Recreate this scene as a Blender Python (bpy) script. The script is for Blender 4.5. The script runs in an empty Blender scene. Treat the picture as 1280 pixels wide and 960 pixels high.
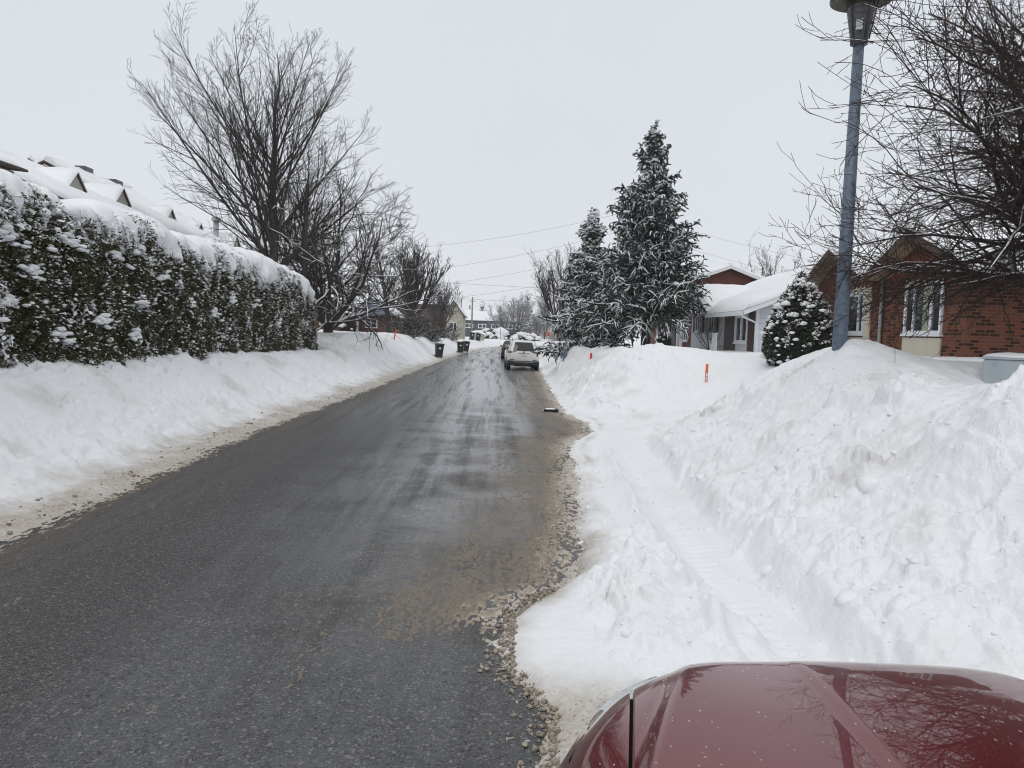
import bpy, bmesh, math, random
import numpy as np
from math import sin, cos, tan, radians, pi, sqrt, atan2
from mathutils import Vector, Matrix

scene = bpy.context.scene
COL = scene.collection
RNG = np.random.default_rng(7)

# ------------------------------------------------------------------ tagging
def tag(o, label=None, cat=None, group=None, kind=None):
    if label: o["label"] = label
    if cat: o["category"] = cat
    if group: o["group"] = group
    if kind: o["kind"] = kind
    return o

def empty(name, loc=(0, 0, 0), rz=0.0):
    o = bpy.data.objects.new(name, None)
    o.empty_display_size = 0.2
    o.location = loc
    o.rotation_euler = (0, 0, rz)
    COL.objects.link(o)
    return o

def link_mesh(name, me, mat, parent=None):
    o = bpy.data.objects.new(name, me)
    if mat is not None:
        for m in (mat if isinstance(mat, (list, tuple)) else [mat]):
            me.materials.append(m)
    COL.objects.link(o)
    if parent is not None:
        o.parent = parent
        if name in ('snow', 'snow_ledges', 'snow_clumps', 'fruit', 'icicles'): o['kind'] = 'stuff'     # nobody could count these
    return o

def np_mesh(name, V, Fq, smooth=False):
    """V (n,3); Fq (m,k) of quads or tris"""
    V = np.ascontiguousarray(V, dtype=np.float32)
    Fq = np.ascontiguousarray(Fq, dtype=np.int32)
    k = Fq.shape[1]
    me = bpy.data.meshes.new(name)
    me.vertices.add(len(V)); me.vertices.foreach_set("co", V.ravel())
    me.loops.add(Fq.size); me.loops.foreach_set("vertex_index", Fq.ravel())
    me.polygons.add(len(Fq))
    me.polygons.foreach_set("loop_start", np.arange(0, Fq.size, k, dtype=np.int32))
    me.polygons.foreach_set("loop_total", np.full(len(Fq), k, dtype=np.int32))
    me.update(calc_edges=True)
    if smooth:
        me.polygons.foreach_set("use_smooth", np.ones(len(Fq), dtype=bool))
    return me

class MB:
    """collects boxes, prisms, tubes, loops and builds them as ONE mesh object"""
    def __init__(s): s.v = []; s.f = []; s.sm = []
    def add(s, vs, fs, smooth=False):
        n = len(s.v); s.v += [tuple(map(float, p)) for p in vs]
        for f in fs: s.f.append(tuple(i + n for i in f)); s.sm.append(smooth)
        return s
    def box(s, x0, x1, y0, y1, z0, z1):
        vs = [(x, y, z) for z in (z0, z1) for y in (y0, y1) for x in (x0, x1)]
        return s.add(vs, [(0, 2, 3, 1), (4, 5, 7, 6), (0, 1, 5, 4), (2, 6, 7, 3), (0, 4, 6, 2), (1, 3, 7, 5)])
    def bevbox(s, x0, x1, y0, y1, z0, z1, b=0.02, seg=2):
        bm = bmesh.new(); bmesh.ops.create_cube(bm, size=1)
        for v in bm.verts:
            v.co = Vector(((x0 + x1) / 2 + v.co.x * (x1 - x0), (y0 + y1) / 2 + v.co.y * (y1 - y0), (z0 + z1) / 2 + v.co.z * (z1 - z0)))
        bmesh.ops.bevel(bm, geom=bm.edges[:], offset=b, segments=seg, affect='EDGES', profile=.6)
        return s.bm(bm)
    def bm(s, bm, smooth=False):
        bm.verts.index_update()
        s.add([v.co[:] for v in bm.verts], [[v.index for v in f.verts] for f in bm.faces], smooth); bm.free(); return s
    def prism(s, poly, axis, a, b):
        """extrude a 2D polygon along axis 0/1/2 from a to b (poly in the other two axes, in order)"""
        n = len(poly)
        def mk(p, t):
            q = [p[0], p[1]]; q.insert(axis, t); return tuple(q)
        vs = [mk(p, a) for p in poly] + [mk(p, b) for p in poly]
        fs = [tuple(range(n))[::-1], tuple(range(n, 2 * n))] + [(i, (i + 1) % n, n + (i + 1) % n, n + i) for i in range(n)]
        return s.add(vs, fs)
    def tube(s, pts, rad, k=8, cap=True, smooth=True):
        pts = [Vector(p) for p in pts]
        if not hasattr(rad, '__len__'): rad = [rad] * len(pts)
        rings = []
        for i, p in enumerate(pts):
            t = (pts[min(i + 1, len(pts) - 1)] - pts[max(i - 1, 0)]).normalized()
            a = t.cross(Vector((0.31, 0.52, 0.8)) if abs(t.dot(Vector((.31, .52, .8)))) < .9 else Vector((1, 0, 0))).normalized(); b = t.cross(a)
            rings.append([p + (a * cos(2 * pi * j / k) + b * sin(2 * pi * j / k)) * rad[i] for j in range(k)])
        vs = [v for r in rings for v in r]
        fs = [(i * k + j, i * k + (j + 1) % k, (i + 1) * k + (j + 1) % k, (i + 1) * k + j) for i in range(len(pts) - 1) for j in range(k)]
        s.add(vs, fs, smooth)
        if cap:
            n = len(s.v) - len(vs)
            s.f.append(tuple(n + j for j in range(k))[::-1]); s.sm.append(False)
            s.f.append(tuple(n + (len(pts) - 1) * k + j for j in range(k))); s.sm.append(False)
        return s
    def lathe(s, prof, k=24, cx=0, cy=0, smooth=True):
        """prof: list of (r,z)"""
        vs = [(cx + r * cos(2 * pi * j / k), cy + r * sin(2 * pi * j / k), z) for r, z in prof for j in range(k)]
        fs = [(i * k + j, i * k + (j + 1) % k, (i + 1) * k + (j + 1) % k, (i + 1) * k + j) for i in range(len(prof) - 1) for j in range(k)]
        return s.add(vs, fs, smooth)
    def build(s, name, mat, parent=None):
        me = bpy.data.meshes.new(name)
        me.from_pydata(s.v, [], s.f)
        me.polygons.foreach_set("use_smooth", np.array(s.sm, dtype=bool))
        me.update()
        return link_mesh(name, me, mat, parent)

# ------------------------------------------------------------------ noise (numpy)
def _hash(ix, iy, seed):
    with np.errstate(over='ignore'):
        h = ix.astype(np.int32).view(np.uint32) * np.uint32(374761393) + iy.astype(np.int32).view(np.uint32) * np.uint32(668265263) + np.uint32(seed * 144269 + 77)
        h = (h ^ (h >> np.uint32(13))) * np.uint32(1274126177)
        h = (h ^ (h >> np.uint32(16))) * np.uint32(2246822519)
        return h ^ (h >> np.uint32(15))
_GA = np.arange(256) * (2 * pi / 256); _GC = np.cos(_GA).astype(np.float32); _GS = np.sin(_GA).astype(np.float32)
def perlin(x, y, seed=0):
    x = np.asarray(x, np.float32); y = np.asarray(y, np.float32)
    xi = np.floor(x); yi = np.floor(y); xf = x - xi; yf = y - yi
    u = xf * xf * xf * (xf * (xf * 6 - 15) + 10); v = yf * yf * yf * (yf * (yf * 6 - 15) + 10)
    def g(dx, dy):
        a = (_hash(xi + dx, yi + dy, seed) >> np.uint32(9)) & np.uint32(255)
        return _GC[a] * (xf - dx) + _GS[a] * (yf - dy)
    a = g(0, 0); b = g(1, 0); c = g(0, 1); d = g(1, 1)
    return ((a + (b - a) * u) * (1 - v) + (c + (d - c) * u) * v) * 1.5
def fbm(x, y, octv=4, seed=0, gain=.5, lac=2.03):
    r = 0; a = 1.0; t = 0
    for i in range(octv):
        r = r + a * perlin(x, y, seed + i * 17); t += a; a *= gain; x = x * lac + 3.7; y = y * lac - 1.9
    return r / t
def clods(x, y, seed=0, keep=.6):
    """rounded lumps, at most one per cell, heights 0..~.5 in cell units"""
    x = np.asarray(x, np.float32); y = np.asarray(y, np.float32)
    xi = np.floor(x); yi = np.floor(y); out = np.zeros_like(x)
    for dx in (-1, 0, 1):
        for dy in (-1, 0, 1):
            cx = xi + dx; cy = yi + dy
            h = _hash(cx, cy, seed)
            h1 = (h & np.uint32(255)).astype(np.float32) / 256; h2 = ((h >> np.uint32(8)) & np.uint32(255)).astype(np.float32) / 256
            h3 = ((h >> np.uint32(16)) & np.uint32(255)).astype(np.float32) / 256; h4 = (h >> np.uint32(24)).astype(np.float32) / 256
            r = .25 + .42 * h3
            px = x - cx - h1; py = y - cy - h2
            q = 1 - (px * px * (1 + .5 * h4) + py * py * (1.5 - .5 * h4)) / (r * r)
            out = np.maximum(out, np.where(h4 < keep, np.sqrt(np.maximum(q, 0)) * r * (.5 + .5 * h1), 0))
    return out
def facets(x, y, seed=0):
    """broken-block relief: every cell is one tilted plane; also returns the distance to the cell border"""
    x = np.asarray(x, np.float32); y = np.asarray(y, np.float32)
    xi = np.floor(x); yi = np.floor(y); best = np.full_like(x, 9.); sec = np.full_like(x, 9.); val = np.zeros_like(x)
    for dx in (-1, 0, 1):
        for dy in (-1, 0, 1):
            cx = xi + dx; cy = yi + dy; h = _hash(cx, cy, seed)
            h1 = (h & np.uint32(255)).astype(np.float32) / 256; h2 = ((h >> np.uint32(8)) & np.uint32(255)).astype(np.float32) / 256
            h3 = ((h >> np.uint32(16)) & np.uint32(255)).astype(np.float32) / 256; h4 = (h >> np.uint32(24)).astype(np.float32) / 256
            px = x - cx - h1; py = y - cy - h2; d = px * px + py * py
            v = h3 * .55 + (h4 - .5) * 1.1 * px + (h1 - .5) * 1.1 * py
            c = d < best; sec = np.where(c, best, np.minimum(sec, d)); val = np.where(c, v, val); best = np.minimum(best, d)
    return val, np.sqrt(sec) - np.sqrt(best)
def ss(a, b, x):
    t = np.clip((x - a) / (b - a), 0, 1); return t * t * (3 - 2 * t)

# ------------------------------------------------------------------ materials
class NT:
    def __init__(s, name):
        s.mt = bpy.data.materials.new(name); s.mt.use_nodes = True
        s.t = s.mt.node_tree; s.N = s.t.nodes; s.L = s.t.links
        s.b = s.N["Principled BSDF"]
    def n(s, typ, **kw):
        nd = s.N.new(typ)
        for k, v in kw.items(): setattr(nd, k, v)
        return nd
    def put(s, sock, v):
        if isinstance(v, bpy.types.NodeSocket): s.L.new(v, sock)
        elif v is not None:
            if sock.type == 'RGBA' and len(v) == 3: v = (*v, 1)
            sock.default_value = v
    def m(s, op, a, b=None, c=None, clamp=False):
        nd = s.n('ShaderNodeMath', operation=op, use_clamp=clamp)
        for i, v in enumerate((a, b, c)):
            if v is not None: s.put(nd.inputs[i], v)
        return nd.outputs[0]
    def ss(s, a, b, x):
        nd = s.n('ShaderNodeMapRange', interpolation_type='SMOOTHSTEP')
        s.put(nd.inputs[0], x); nd.inputs[1].default_value = a; nd.inputs[2].default_value = b
        return nd.outputs[0]
    def mix(s, f, a, b):
        nd = s.n('ShaderNodeMix', data_type='RGBA'); s.put(nd.inputs[0], f); s.put(nd.inputs[6], a); s.put(nd.inputs[7], b)
        return nd.outputs[2]
    def pos(s, obj=False):
        if obj: return s.n('ShaderNodeTexCoord').outputs['Object']
        return s.n('ShaderNodeNewGeometry').outputs['Position']
    def xyz(s, v):
        nd = s.n('ShaderNodeSeparateXYZ'); s.L.new(v, nd.inputs[0]); return nd.outputs
    def vec(s, x, y, z):
        nd = s.n('ShaderNodeCombineXYZ')
        for i, v in enumerate((x, y, z)): s.put(nd.inputs[i], v)
        return nd.outputs[0]
    def scale(s, v, k):
        nd = s.n('ShaderNodeVectorMath', operation='MULTIPLY'); s.L.new(v, nd.inputs[0]); nd.inputs[1].default_value = k; return nd.outputs[0]
    def noise(s, v, sc=1.0, det=3.0, rough=.55, dist=0.0):
        nd = s.n('ShaderNodeTexNoise'); s.put(nd.inputs['Vector'], v); nd.inputs['Scale'].default_value = sc
        nd.inputs['Detail'].default_value = det; nd.inputs['Roughness'].default_value = rough; nd.inputs['Distortion'].default_value = dist
        return nd.outputs[0]
    def voro(s, v, sc=1.0, out='Distance'):
        nd = s.n('ShaderNodeTexVoronoi'); s.put(nd.inputs['Vector'], v); nd.inputs['Scale'].default_value = sc
        return nd.outputs[out]
    def attr(s, name):
        return s.n('ShaderNodeAttribute', attribute_name=name).outputs['Fac']
    def bump(s, h, strength=.3, dist=.02):
        nd = s.n('ShaderNodeBump'); nd.name = 'Bump'; nd.inputs['Strength'].default_value = strength; nd.inputs['Distance'].default_value = dist
        s.put(nd.inputs['Height'], h); s.L.new(nd.outputs[0], s.b.inputs['Normal']); return nd.outputs[0]
    def set(s, **kw):
        names = dict(col='Base Color', rough='Roughness', metal='Metallic', spec='Specular IOR Level', coat='Coat Weight', crough='Coat Roughness', trans='Transmission Weight', ior='IOR', alpha='Alpha')
        for k, v in kw.items(): s.put(s.b.inputs[names[k]], v)
        return s.mt

def plain(name, col, rough=.6, var=.18, sc=6.0, **kw):
    """base colour with a little procedural wear so that nothing is perfectly flat"""
    t = NT(name); n = t.noise(t.pos(True), sc, 4, .6)
    lo = tuple(c * (1 - var) for c in col); hi = tuple(min(1, c * (1 + var)) for c in col)
    return t.set(col=t.mix(t.ss(.25, .75, n), lo, hi), rough=rough, **kw)

MAT = {}
def snow_material():
    t = NT('snow'); p = t.pos(); d = t.attr('dirt')
    n1 = t.noise(p, 3.0, 4, .6); n2 = t.noise(p, 38., 3, .6); n3 = t.noise(p, 11., 4, .65)
    sp = t.m('LESS_THAN', t.voro(p, 26.), t.m('MULTIPLY_ADD', t.m('MINIMUM', d, 1.0), .30, t.m('MULTIPLY', t.ss(.55, .8, n3), .10)))
    n4 = t.noise(p, 60., 3, .7)
    brown = t.mix(n2, (.17, .125, .085), (.56, .49, .39))
    brown = t.mix(t.m('MULTIPLY', t.m('SUBTRACT', d, 1.0, None, True), 2.0, None, True), brown, t.mix(n4, (.035, .029, .023), (.34, .295, .24)))
    white = t.mix(n1, (.80, .815, .835), (.865, .875, .885))
    dd = t.m('MULTIPLY', d, t.m('MULTIPLY_ADD', n3, 1.1, .40), clamp=True)
    c = t.mix(dd, white, brown)
    c = t.mix(t.m('MULTIPLY', sp, .55), c, (.22, .165, .11))
    h = t.m('ADD', t.m('MULTIPLY', n2, .5), t.m('MULTIPLY', n3, .9))
    t.bump(h, .55, .03)
    return t.set(col=c, rough=.62, spec=.25)
def snow_plain_material():
    t = NT('snow_on_things'); p = t.pos(); n = t.noise(p, 5., 4, .6); n2 = t.noise(p, 22., 3, .6)
    t.bump(t.m('ADD', n, t.m('MULTIPLY', n2, .4)), .35, .05)
    return t.set(col=t.mix(n, (.80, .815, .835), (.86, .87, .88)), rough=.6, spec=.25)
def road_material():
    t = NT('asphalt_wet_winter'); p = t.pos(); X, Y, Z = t.xyz(p); dl = t.attr('dl'); dr = t.attr('dr')
    agg = t.noise(p, 78., 2, .7); agg2 = t.voro(p, 70.)
    vc = t.n('ShaderNodeTexVoronoi'); t.L.new(p, vc.inputs['Vector']); vc.inputs['Scale'].default_value = 105.; stone = t.xyz(vc.outputs['Color'])[0]
    vd = t.n('ShaderNodeTexVoronoi'); t.L.new(p, vd.inputs['Vector']); vd.inputs['Scale'].default_value = 62.; stone2 = t.xyz(vd.outputs['Color'])[1]
    wob = t.noise(t.scale(p, (.5, .09, 1)), 1.0, 3, .55)
    st = t.noise(t.scale(p, (2.6, .10, 1)), 1.0, 5, .62, .25)      # long streaks left by tyres
    st2 = t.noise(t.scale(p, (7.0, .22, 1)), 1.0, 4, .6, .4)
    blot = t.noise(p, .8, 5, .62); blot2 = t.noise(p, 4.0, 4, .65)
    xw = t.m('ADD', X, t.m('MULTIPLY_ADD', wob, 1.6, -.8))
    wet = t.m('MULTIPLY', t.ss(-3.1, -1.3, xw), t.ss(1.9, .5, xw))
    wet = t.m('MULTIPLY', wet, t.m('MULTIPLY', t.ss(.34, .58, t.m('MULTIPLY_ADD', blot, .5, t.m('MULTIPLY', st, .5))), t.m('MULTIPLY_ADD', t.ss(4., 10., Y), .45, .5)), clamp=True)
    wet = t.m('MAXIMUM', wet, t.m('MULTIPLY', t.m('MULTIPLY', t.ss(9., 26., Y), t.ss(-4.6, -2.2, xw)), t.ss(.30, .52, st)))
    dry = t.mix(blot, (.038, .038, .039), (.064, .063, .063))
    c = t.mix(wet, dry, (.056, .060, .067))
    # aggregate and salt film; the film strengthens far off, painting in sky sheen
    c = t.mix(t.m('MULTIPLY', t.ss(.54, .72, agg), .75), c, (.155, .153, .150))
    c = t.mix(t.m('MULTIPLY', t.ss(.46, .30, agg), .7), c, (.014, .014, .015))
    film = t.m('MULTIPLY', t.ss(.44, .66, st2), t.ss(-4.2, -1.2, X))
    c = t.mix(t.m('MULTIPLY', film, t.m('MULTIPLY_ADD', t.ss(8., 26., Y), .32, .07)), c, (.235, .24, .25))
    c = t.mix(t.m('MULTIPLY', t.ss(.80, .97, stone), .85), c, (.165, .164, .160))
    c = t.mix(t.m('MULTIPLY', t.ss(.26, .05, stone), .75), c, (.012, .012, .013))
    c = t.mix(t.m('MULTIPLY', t.ss(.93, .99, stone2), .65), c, (.24, .23, .22))
    c = t.mix(t.m('MULTIPLY', t.ss(.10, .02, stone2), .8), c, (.010, .010, .011))
    # long dark tyre streaks
    c = t.mix(t.m('MULTIPLY', t.ss(.60, .70, st), t.m('MULTIPLY_ADD', t.ss(6., 20., Y), .4, .2)), c, (.028, .027, .026))
    # brown sand: along both edges and in tyre streaks of the right half
    bl = t.m('MULTIPLY', t.ss(1.7, .0, dl), t.ss(.30, .68, st2))
    br = t.m('MULTIPLY', t.m('MULTIPLY', t.ss(2.3, .5, dr), t.ss(4.5, 7., Y)), t.ss(.36, .54, t.m('MULTIPLY_ADD', blot2, .55, t.m('MULTIPLY', st, .45))))
    c = t.mix(t.m('MULTIPLY', bl, .75), c, (.115, .095, .075))
    sand = t.mix(t.m('MULTIPLY', blot2, agg), (.05, .042, .034), (.40, .345, .275))
    c = t.mix(t.m('MULTIPLY', br, .9), c, sand)
    # transverse frost cracks
    for y0, sl, w in ((15.7, -.22, .035), (14.0, .55, .02), (41.5, .05, .28), (52., -.1, .25), (19.2, .3, .025), (66., .1, .3)):
        wv = t.m('ADD', t.m('MULTIPLY', t.noise(t.scale(p, (1.3, .0, 0)), 1.0, 4, .7), 1.1), t.m('MULTIPLY', X, sl))
        dist = t.m('ABSOLUTE', t.m('SUBTRACT', t.m('SUBTRACT', Y, wv), y0))
        c = t.mix(t.m('MULTIPLY', t.ss(w, w * .3, dist), t.m('MULTIPLY', t.ss(-3.2, -2.2, X), .8)), c, (.016, .015, .014))
    r = t.m('MULTIPLY_ADD', wet, -.52, .72)
    r = t.m('ADD', r, t.m('MULTIPLY_ADD', agg, .22, -.11), clamp=True)
    r = t.m('ADD', r, t.m('MULTIPLY', br, .2), clamp=True)
    t.bump(t.m('ADD', agg, t.m('MULTIPLY', agg2, .8)), .8, .010)
    t.N['Bump'].inputs['Strength'].default_value = .8
    t.put(t.N['Bump'].inputs['Strength'], t.m('MULTIPLY_ADD', wet, -.55, .8))
    # standing melt water: a thin clear film, broken up by the coarse stones and the sand
    pud = t.m('MULTIPLY', wet, t.m('SUBTRACT', 1.0, t.m('MULTIPLY', br, .7)))
    pud = t.m('MULTIPLY', pud, t.m('MULTIPLY', t.ss(.66, .46, agg), t.m('MULTIPLY', t.ss(.95, .60, stone), t.ss(.30, .62, t.noise(p, 14., 4, .7)))))
    cn_ = t.n('ShaderNodeBump'); cn_.inputs['Strength'].default_value = .10; cn_.inputs['Distance'].default_value = .01
    t.put(cn_.inputs['Height'], t.noise(t.scale(p, (1, .5, 1)), 9., 3, .6)); t.L.new(cn_.outputs[0], t.b.inputs['Coat Normal'])
    return t.set(col=c, rough=r, spec=.5, coat=pud, crough=.10)
def leaf_material(name, a, b, rough=.6):
    t = NT(name); rnd = t.n('ShaderNodeNewGeometry').outputs['Random Per Island']
    n = t.noise(t.pos(), 1.4, 3, .6)
    return t.set(col=t.mix(t.m('ADD', t.m('MULTIPLY', rnd, .6), t.m('MULTIPLY', n, .4)), a, b), rough=rough, spec=.3)
def bark_material(name, a, b, sc=9.):
    t = NT(name); p = t.pos(); n = t.noise(t.scale(p, (1, 1, .3)), sc, 4, .65)
    t.bump(n, .5, .03)
    return t.set(col=t.mix(n, a, b), rough=.85, spec=.2)
def brick_material():
    t = NT('red_brick'); X, Y, Z = t.xyz(t.pos(True))
    v = t.vec(t.m('ADD', X, Y), Z, 0.0)
    bk = t.n('ShaderNodeTexBrick'); t.L.new(v, bk.inputs['Vector'])
    bk.inputs['Scale'].default_value = 1.0; bk.inputs['Brick Width'].default_value = .205; bk.inputs['Row Height'].default_value = .070
    bk.inputs['Mortar Size'].default_value = .009; bk.inputs['Mortar Smooth'].default_value = .1; bk.inputs['Bias'].default_value = -.1
    bk.inputs['Color1'].default_value = (.215, .072, .040, 1); bk.inputs['Color2'].default_value = (.150, .050, .030, 1); bk.inputs['Mortar'].default_value = (.16, .11, .08, 1)
    # a second brick lattice of the same pitch picks out the over-burnt dark bricks
    b2 = t.n('ShaderNodeTexBrick'); t.L.new(v, b2.inputs['Vector'])
    b2.inputs['Scale'].default_value = 1.0; b2.inputs['Brick Width'].default_value = .205; b2.inputs['Row Height'].default_value = .070
    b2.inputs['Mortar Size'].default_value = .009; b2.inputs['Bias'].default_value = 0.
    b2.inputs['Color1'].default_value = (0, 0, 0, 1); b2.inputs['Color2'].default_value = (1, 1, 1, 1); b2.inputs['Mortar'].default_value = (0, 0, 0, 1)
    sel = t.ss(.56, .62, b2.outputs['Color'])
    c = t.mix(t.m('MULTIPLY', sel, .85), bk.outputs['Color'], (.028, .012, .010))
    n = t.noise(t.pos(True), 14., 4, .6)
    c = t.mix(t.m('MULTIPLY', n, .3), c, (.10, .04, .025))
    t.bump(t.m('SUBTRACT', 1.0, bk.outputs['Fac']), .6, .012)
    return t.set(col=c, rough=.85, spec=.2)
def siding_material(name, col, pitch=.2, vertical=False, line=.45):
    t = NT(name); X, Y, Z = t.xyz(t.pos(True))
    a = t.m('ADD', X, Y) if vertical else Z
    fr = t.m('FRACT', t.m('DIVIDE', a, pitch))
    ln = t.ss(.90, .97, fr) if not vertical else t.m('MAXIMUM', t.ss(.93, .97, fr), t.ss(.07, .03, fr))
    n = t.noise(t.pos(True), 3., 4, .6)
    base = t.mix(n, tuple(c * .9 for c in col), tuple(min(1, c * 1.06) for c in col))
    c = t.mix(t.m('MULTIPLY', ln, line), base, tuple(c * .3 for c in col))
    t.bump(t.m('SUBTRACT', fr if not vertical else 1.0, ln), .5, .02)
    return t.set(col=c, rough=.55, spec=.3)
def glass_material(name, col=(.02, .025, .03), rough=.03):
    t = NT(name); n = t.noise(t.pos(True), .9, 2, .5)
    t.bump(n, .03, .05)
    return t.set(col=t.mix(n, col, tuple(c * 2.2 for c in col)), rough=rough, spec=.6)
def paint_material(name, col, dirt=(.55, .53, .52), amount=.5, metal=.0):
    t = NT(name); p = t.pos(True)
    v = t.voro(t.scale(p, (1, .4, 1)), 50.); sel = t.noise(p, 6., 3, .6); sel2 = t.noise(p, 90., 2, .5)
    sp = t.m('MULTIPLY', t.m('LESS_THAN', v, t.m('MULTIPLY_ADD', sel2, .20, .02)), t.ss(.42, .58, sel))
    film = t.m('MULTIPLY', t.ss(.4, .8, t.noise(t.scale(p, (1.5, .5, 1.5)), 2.2, 5, .65)), .05)
    f = t.m('MULTIPLY', t.m('MAXIMUM', sp, film), amount, clamp=True)
    c = t.mix(f, col, dirt)
    r = t.m('MULTIPLY_ADD', f, .4, .3, clamp=True)
    cr = t.m('MULTIPLY_ADD', f, .35, .012, clamp=True)
    return t.set(col=c, rough=r, metal=metal, coat=1.0, crough=cr, spec=.12)

def init_mats():
    M = MAT
    M['snow'] = snow_material(); M['snowp'] = snow_plain_material(); M['road'] = road_material()
    M['cedar'] = leaf_material('cedar_leaf', (.018, .020, .008), (.115, .108, .044))
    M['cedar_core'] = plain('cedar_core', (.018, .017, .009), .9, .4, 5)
    M['spruce'] = leaf_material('spruce_needle', (.012, .020, .017), (.045, .060, .052))
    M['juniper'] = leaf_material('juniper_needle', (.010, .017, .010), (.045, .055, .028))
    M['bark_maple'] = bark_material('bark_maple', (.035, .030, .027), (.09, .08, .072))
    M['bark_dark'] = bark_material('bark_dark', (.028, .023, .021), (.085, .073, .066))
    M['bark_crab'] = bark_material('bark_crabapple', (.022, .015, .013), (.07, .052, .045))
    M['twig'] = bark_material('twig', (.022, .018, .017), (.06, .052, .048))
    M['twig_frost'] = bark_material('twig_frosted', (.20, .19, .20), (.42, .42, .44))
    M['berry'] = plain('shrivelled_fruit', (.05, .018, .012), .6)
    M['brick'] = brick_material()
    M['white_siding'] = siding_material('white_lap_siding', (.66, .69, .73), .19)
    M['cream_panel'] = siding_material('cream_ribbed_panel', (.62, .58, .47), .11, True, .25)
    M['cream'] = plain('cream_board', (.66, .61, .49), .6, .06)
    M['redbrown'] = siding_material('red_brown_boards', (.155, .047, .032), .14, True, .6)
    M['brown_trim'] = plain('brown_trim', (.075, .040, .028), .55)
    M['darkbrown'] = plain('dark_brown_panel', (.050, .020, .014), .5)
    M['soffit'] = siding_material('wooden_soffit', (.30, .22, .15), .12, True, .5)
    M['white'] = plain('white_painted_trim', (.78, .80, .82), .45, .05)
    M['grey_trim'] = plain('grey_trim', (.30, .32, .34), .5, .1)
    M['glass'] = glass_material('window_glass')
    M['curtain'] = plain('pale_green_curtain', (.30, .36, .26), .8, .1)
    M['lamp_grey'] = plain('blue_grey_painted_steel', (.120, .155, .205), .5, .3, 14)
    M['lamp_dark'] = plain('dark_lantern_metal', (.075, .078, .088), .45, .2, 8)
    M['lamp_olive'] = plain('olive_shade_underside', (.075, .070, .050), .5, .2, 8)
    M['lens'] = glass_material('smoky_lamp_lens', (.035, .028, .02), .15)
    M['orange'] = plain('orange_plastic', (.80, .13, .02), .45, .1)
    M['red_plastic'] = plain('red_plastic', (.62, .035, .025), .45, .1)
    M['black'] = plain('black_plastic', (.014, .015, .017), .45, .2)
    M['rubber'] = plain('tyre_rubber', (.018, .018, .019), .8, .3)
    M['void'] = plain('dark_gap', (.004, .004, .004), .9, .1)
    M['steel'] = plain('galvanised_steel', (.33, .34, .35), .45, .15, metal=.3)
    M['alloy'] = plain('alloy_wheel', (.32, .32, .33), .4, .15, metal=.6)
    M['box_grey'] = plain('pale_blue_grey_cabinet_paint', (.36, .405, .43), .5, .06, 4)
    M['paint_red'] = paint_material('burgundy_car_paint', (.150, .005, .010), amount=.8, metal=.55)
    M['paint_white'] = paint_material('white_car_paint', (.74, .735, .71), dirt=(.35, .32, .28), amount=.5)
    M['paint_wine'] = paint_material('dark_red_car_paint', (.05, .010, .012), amount=.4)
    M['car_glass'] = glass_material('car_glass', (.010, .012, .014), .03)
    M['snow_leaf'] = leaf_material('snow_laden_spray', (.78, .795, .815), (.87, .875, .885), .65)
    M['tail'] = plain('tail_light_red', (.13, .008, .010), .2, .1, coat=1.)
    M['lampclear'] = plain('headlight_plastic', (.40, .42, .44), .12, .2, 14, coat=1.)
    M['plate'] = plain('licence_plate', (.55, .57, .62), .4, .1)
    M['stop_red'] = plain('stop_sign_red', (.55, .02, .025), .4, .1)
    M['sign_white'] = plain('sign_white', (.8, .8, .8), .45, .05)
    M['blue_slate'] = plain('slate_blue_marker_paint', (.10, .16, .24), .5, .1)
    M['wood_pole'] = bark_material('weathered_pole_wood', (.16, .14, .12), (.28, .25, .22), 4.)
    M['slate_wall'] = plain('dark_slate_blue_cladding', (.055, .062, .080), .6)
    M['house_brown'] = siding_material('brown_brick_far', (.145, .075, .052), .09, False, .35)
    M['roof_brown'] = plain('brown_shingle', (.075, .052, .046), .8, .3, 7)
    M['stone_far'] = plain('pale_stone_gable', (.42, .39, .31), .8, .3, 3)
    M['bluegrey'] = siding_material('blue_grey_siding', (.27, .32, .38), .15)
    M['tan'] = plain('tan_siding', (.40, .37, .31), .7, .1)
    M['grey_cream'] = plain('grey_cream_gable', (.40, .385, .34), .7, .1)
    M['wire'] = plain('cable', (.06, .06, .065), .6)
    M['sand_ice'] = plain('sandy_ice', (.28, .24, .19), .75, .6, 40)
    M['dark_ice'] = plain('black_ice', (.02, .02, .022), .5, .3, 8)
init_mats()

# ------------------------------------------------------------------ batches
ICO = {}
def ico(sub):
    if sub not in ICO:
        bm = bmesh.new(); bmesh.ops.create_icosphere(bm, subdivisions=sub, radius=1)
        bm.verts.ensure_lookup_table()
        ICO[sub] = (np.array([v.co[:] for v in bm.verts]), np.array([[v.index for v in f.verts] for f in bm.faces])); bm.free()
    return ICO[sub]
def blobs(name, P, S, mat, parent=None, sub=1, rng=RNG, rough=.25, rot=True):
    """many lumps: P (n,3) centres, S (n,3) radii"""
    v, f = ico(sub); n = len(P)
    W = v[None] * (1 + rough * (rng.random((n, len(v), 1)) - .5) * 2) * S[:, None, :]
    if rot:
        a = rng.random(n) * 6.28; c, s_ = np.cos(a)[:, None], np.sin(a)[:, None]
        W = np.stack([W[..., 0] * c - W[..., 1] * s_, W[..., 0] * s_ + W[..., 1] * c, W[..., 2]], -1)
    W = W + P[:, None, :]
    Fx = f[None] + (np.arange(n) * len(v))[:, None, None]
    return link_mesh(name, np_mesh(name, W.reshape(-1, 3), Fx.reshape(-1, 3), True), mat, parent)
def norm(a): return a / np.maximum(np.linalg.norm(a, axis=-1, keepdims=True), 1e-9)
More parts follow.
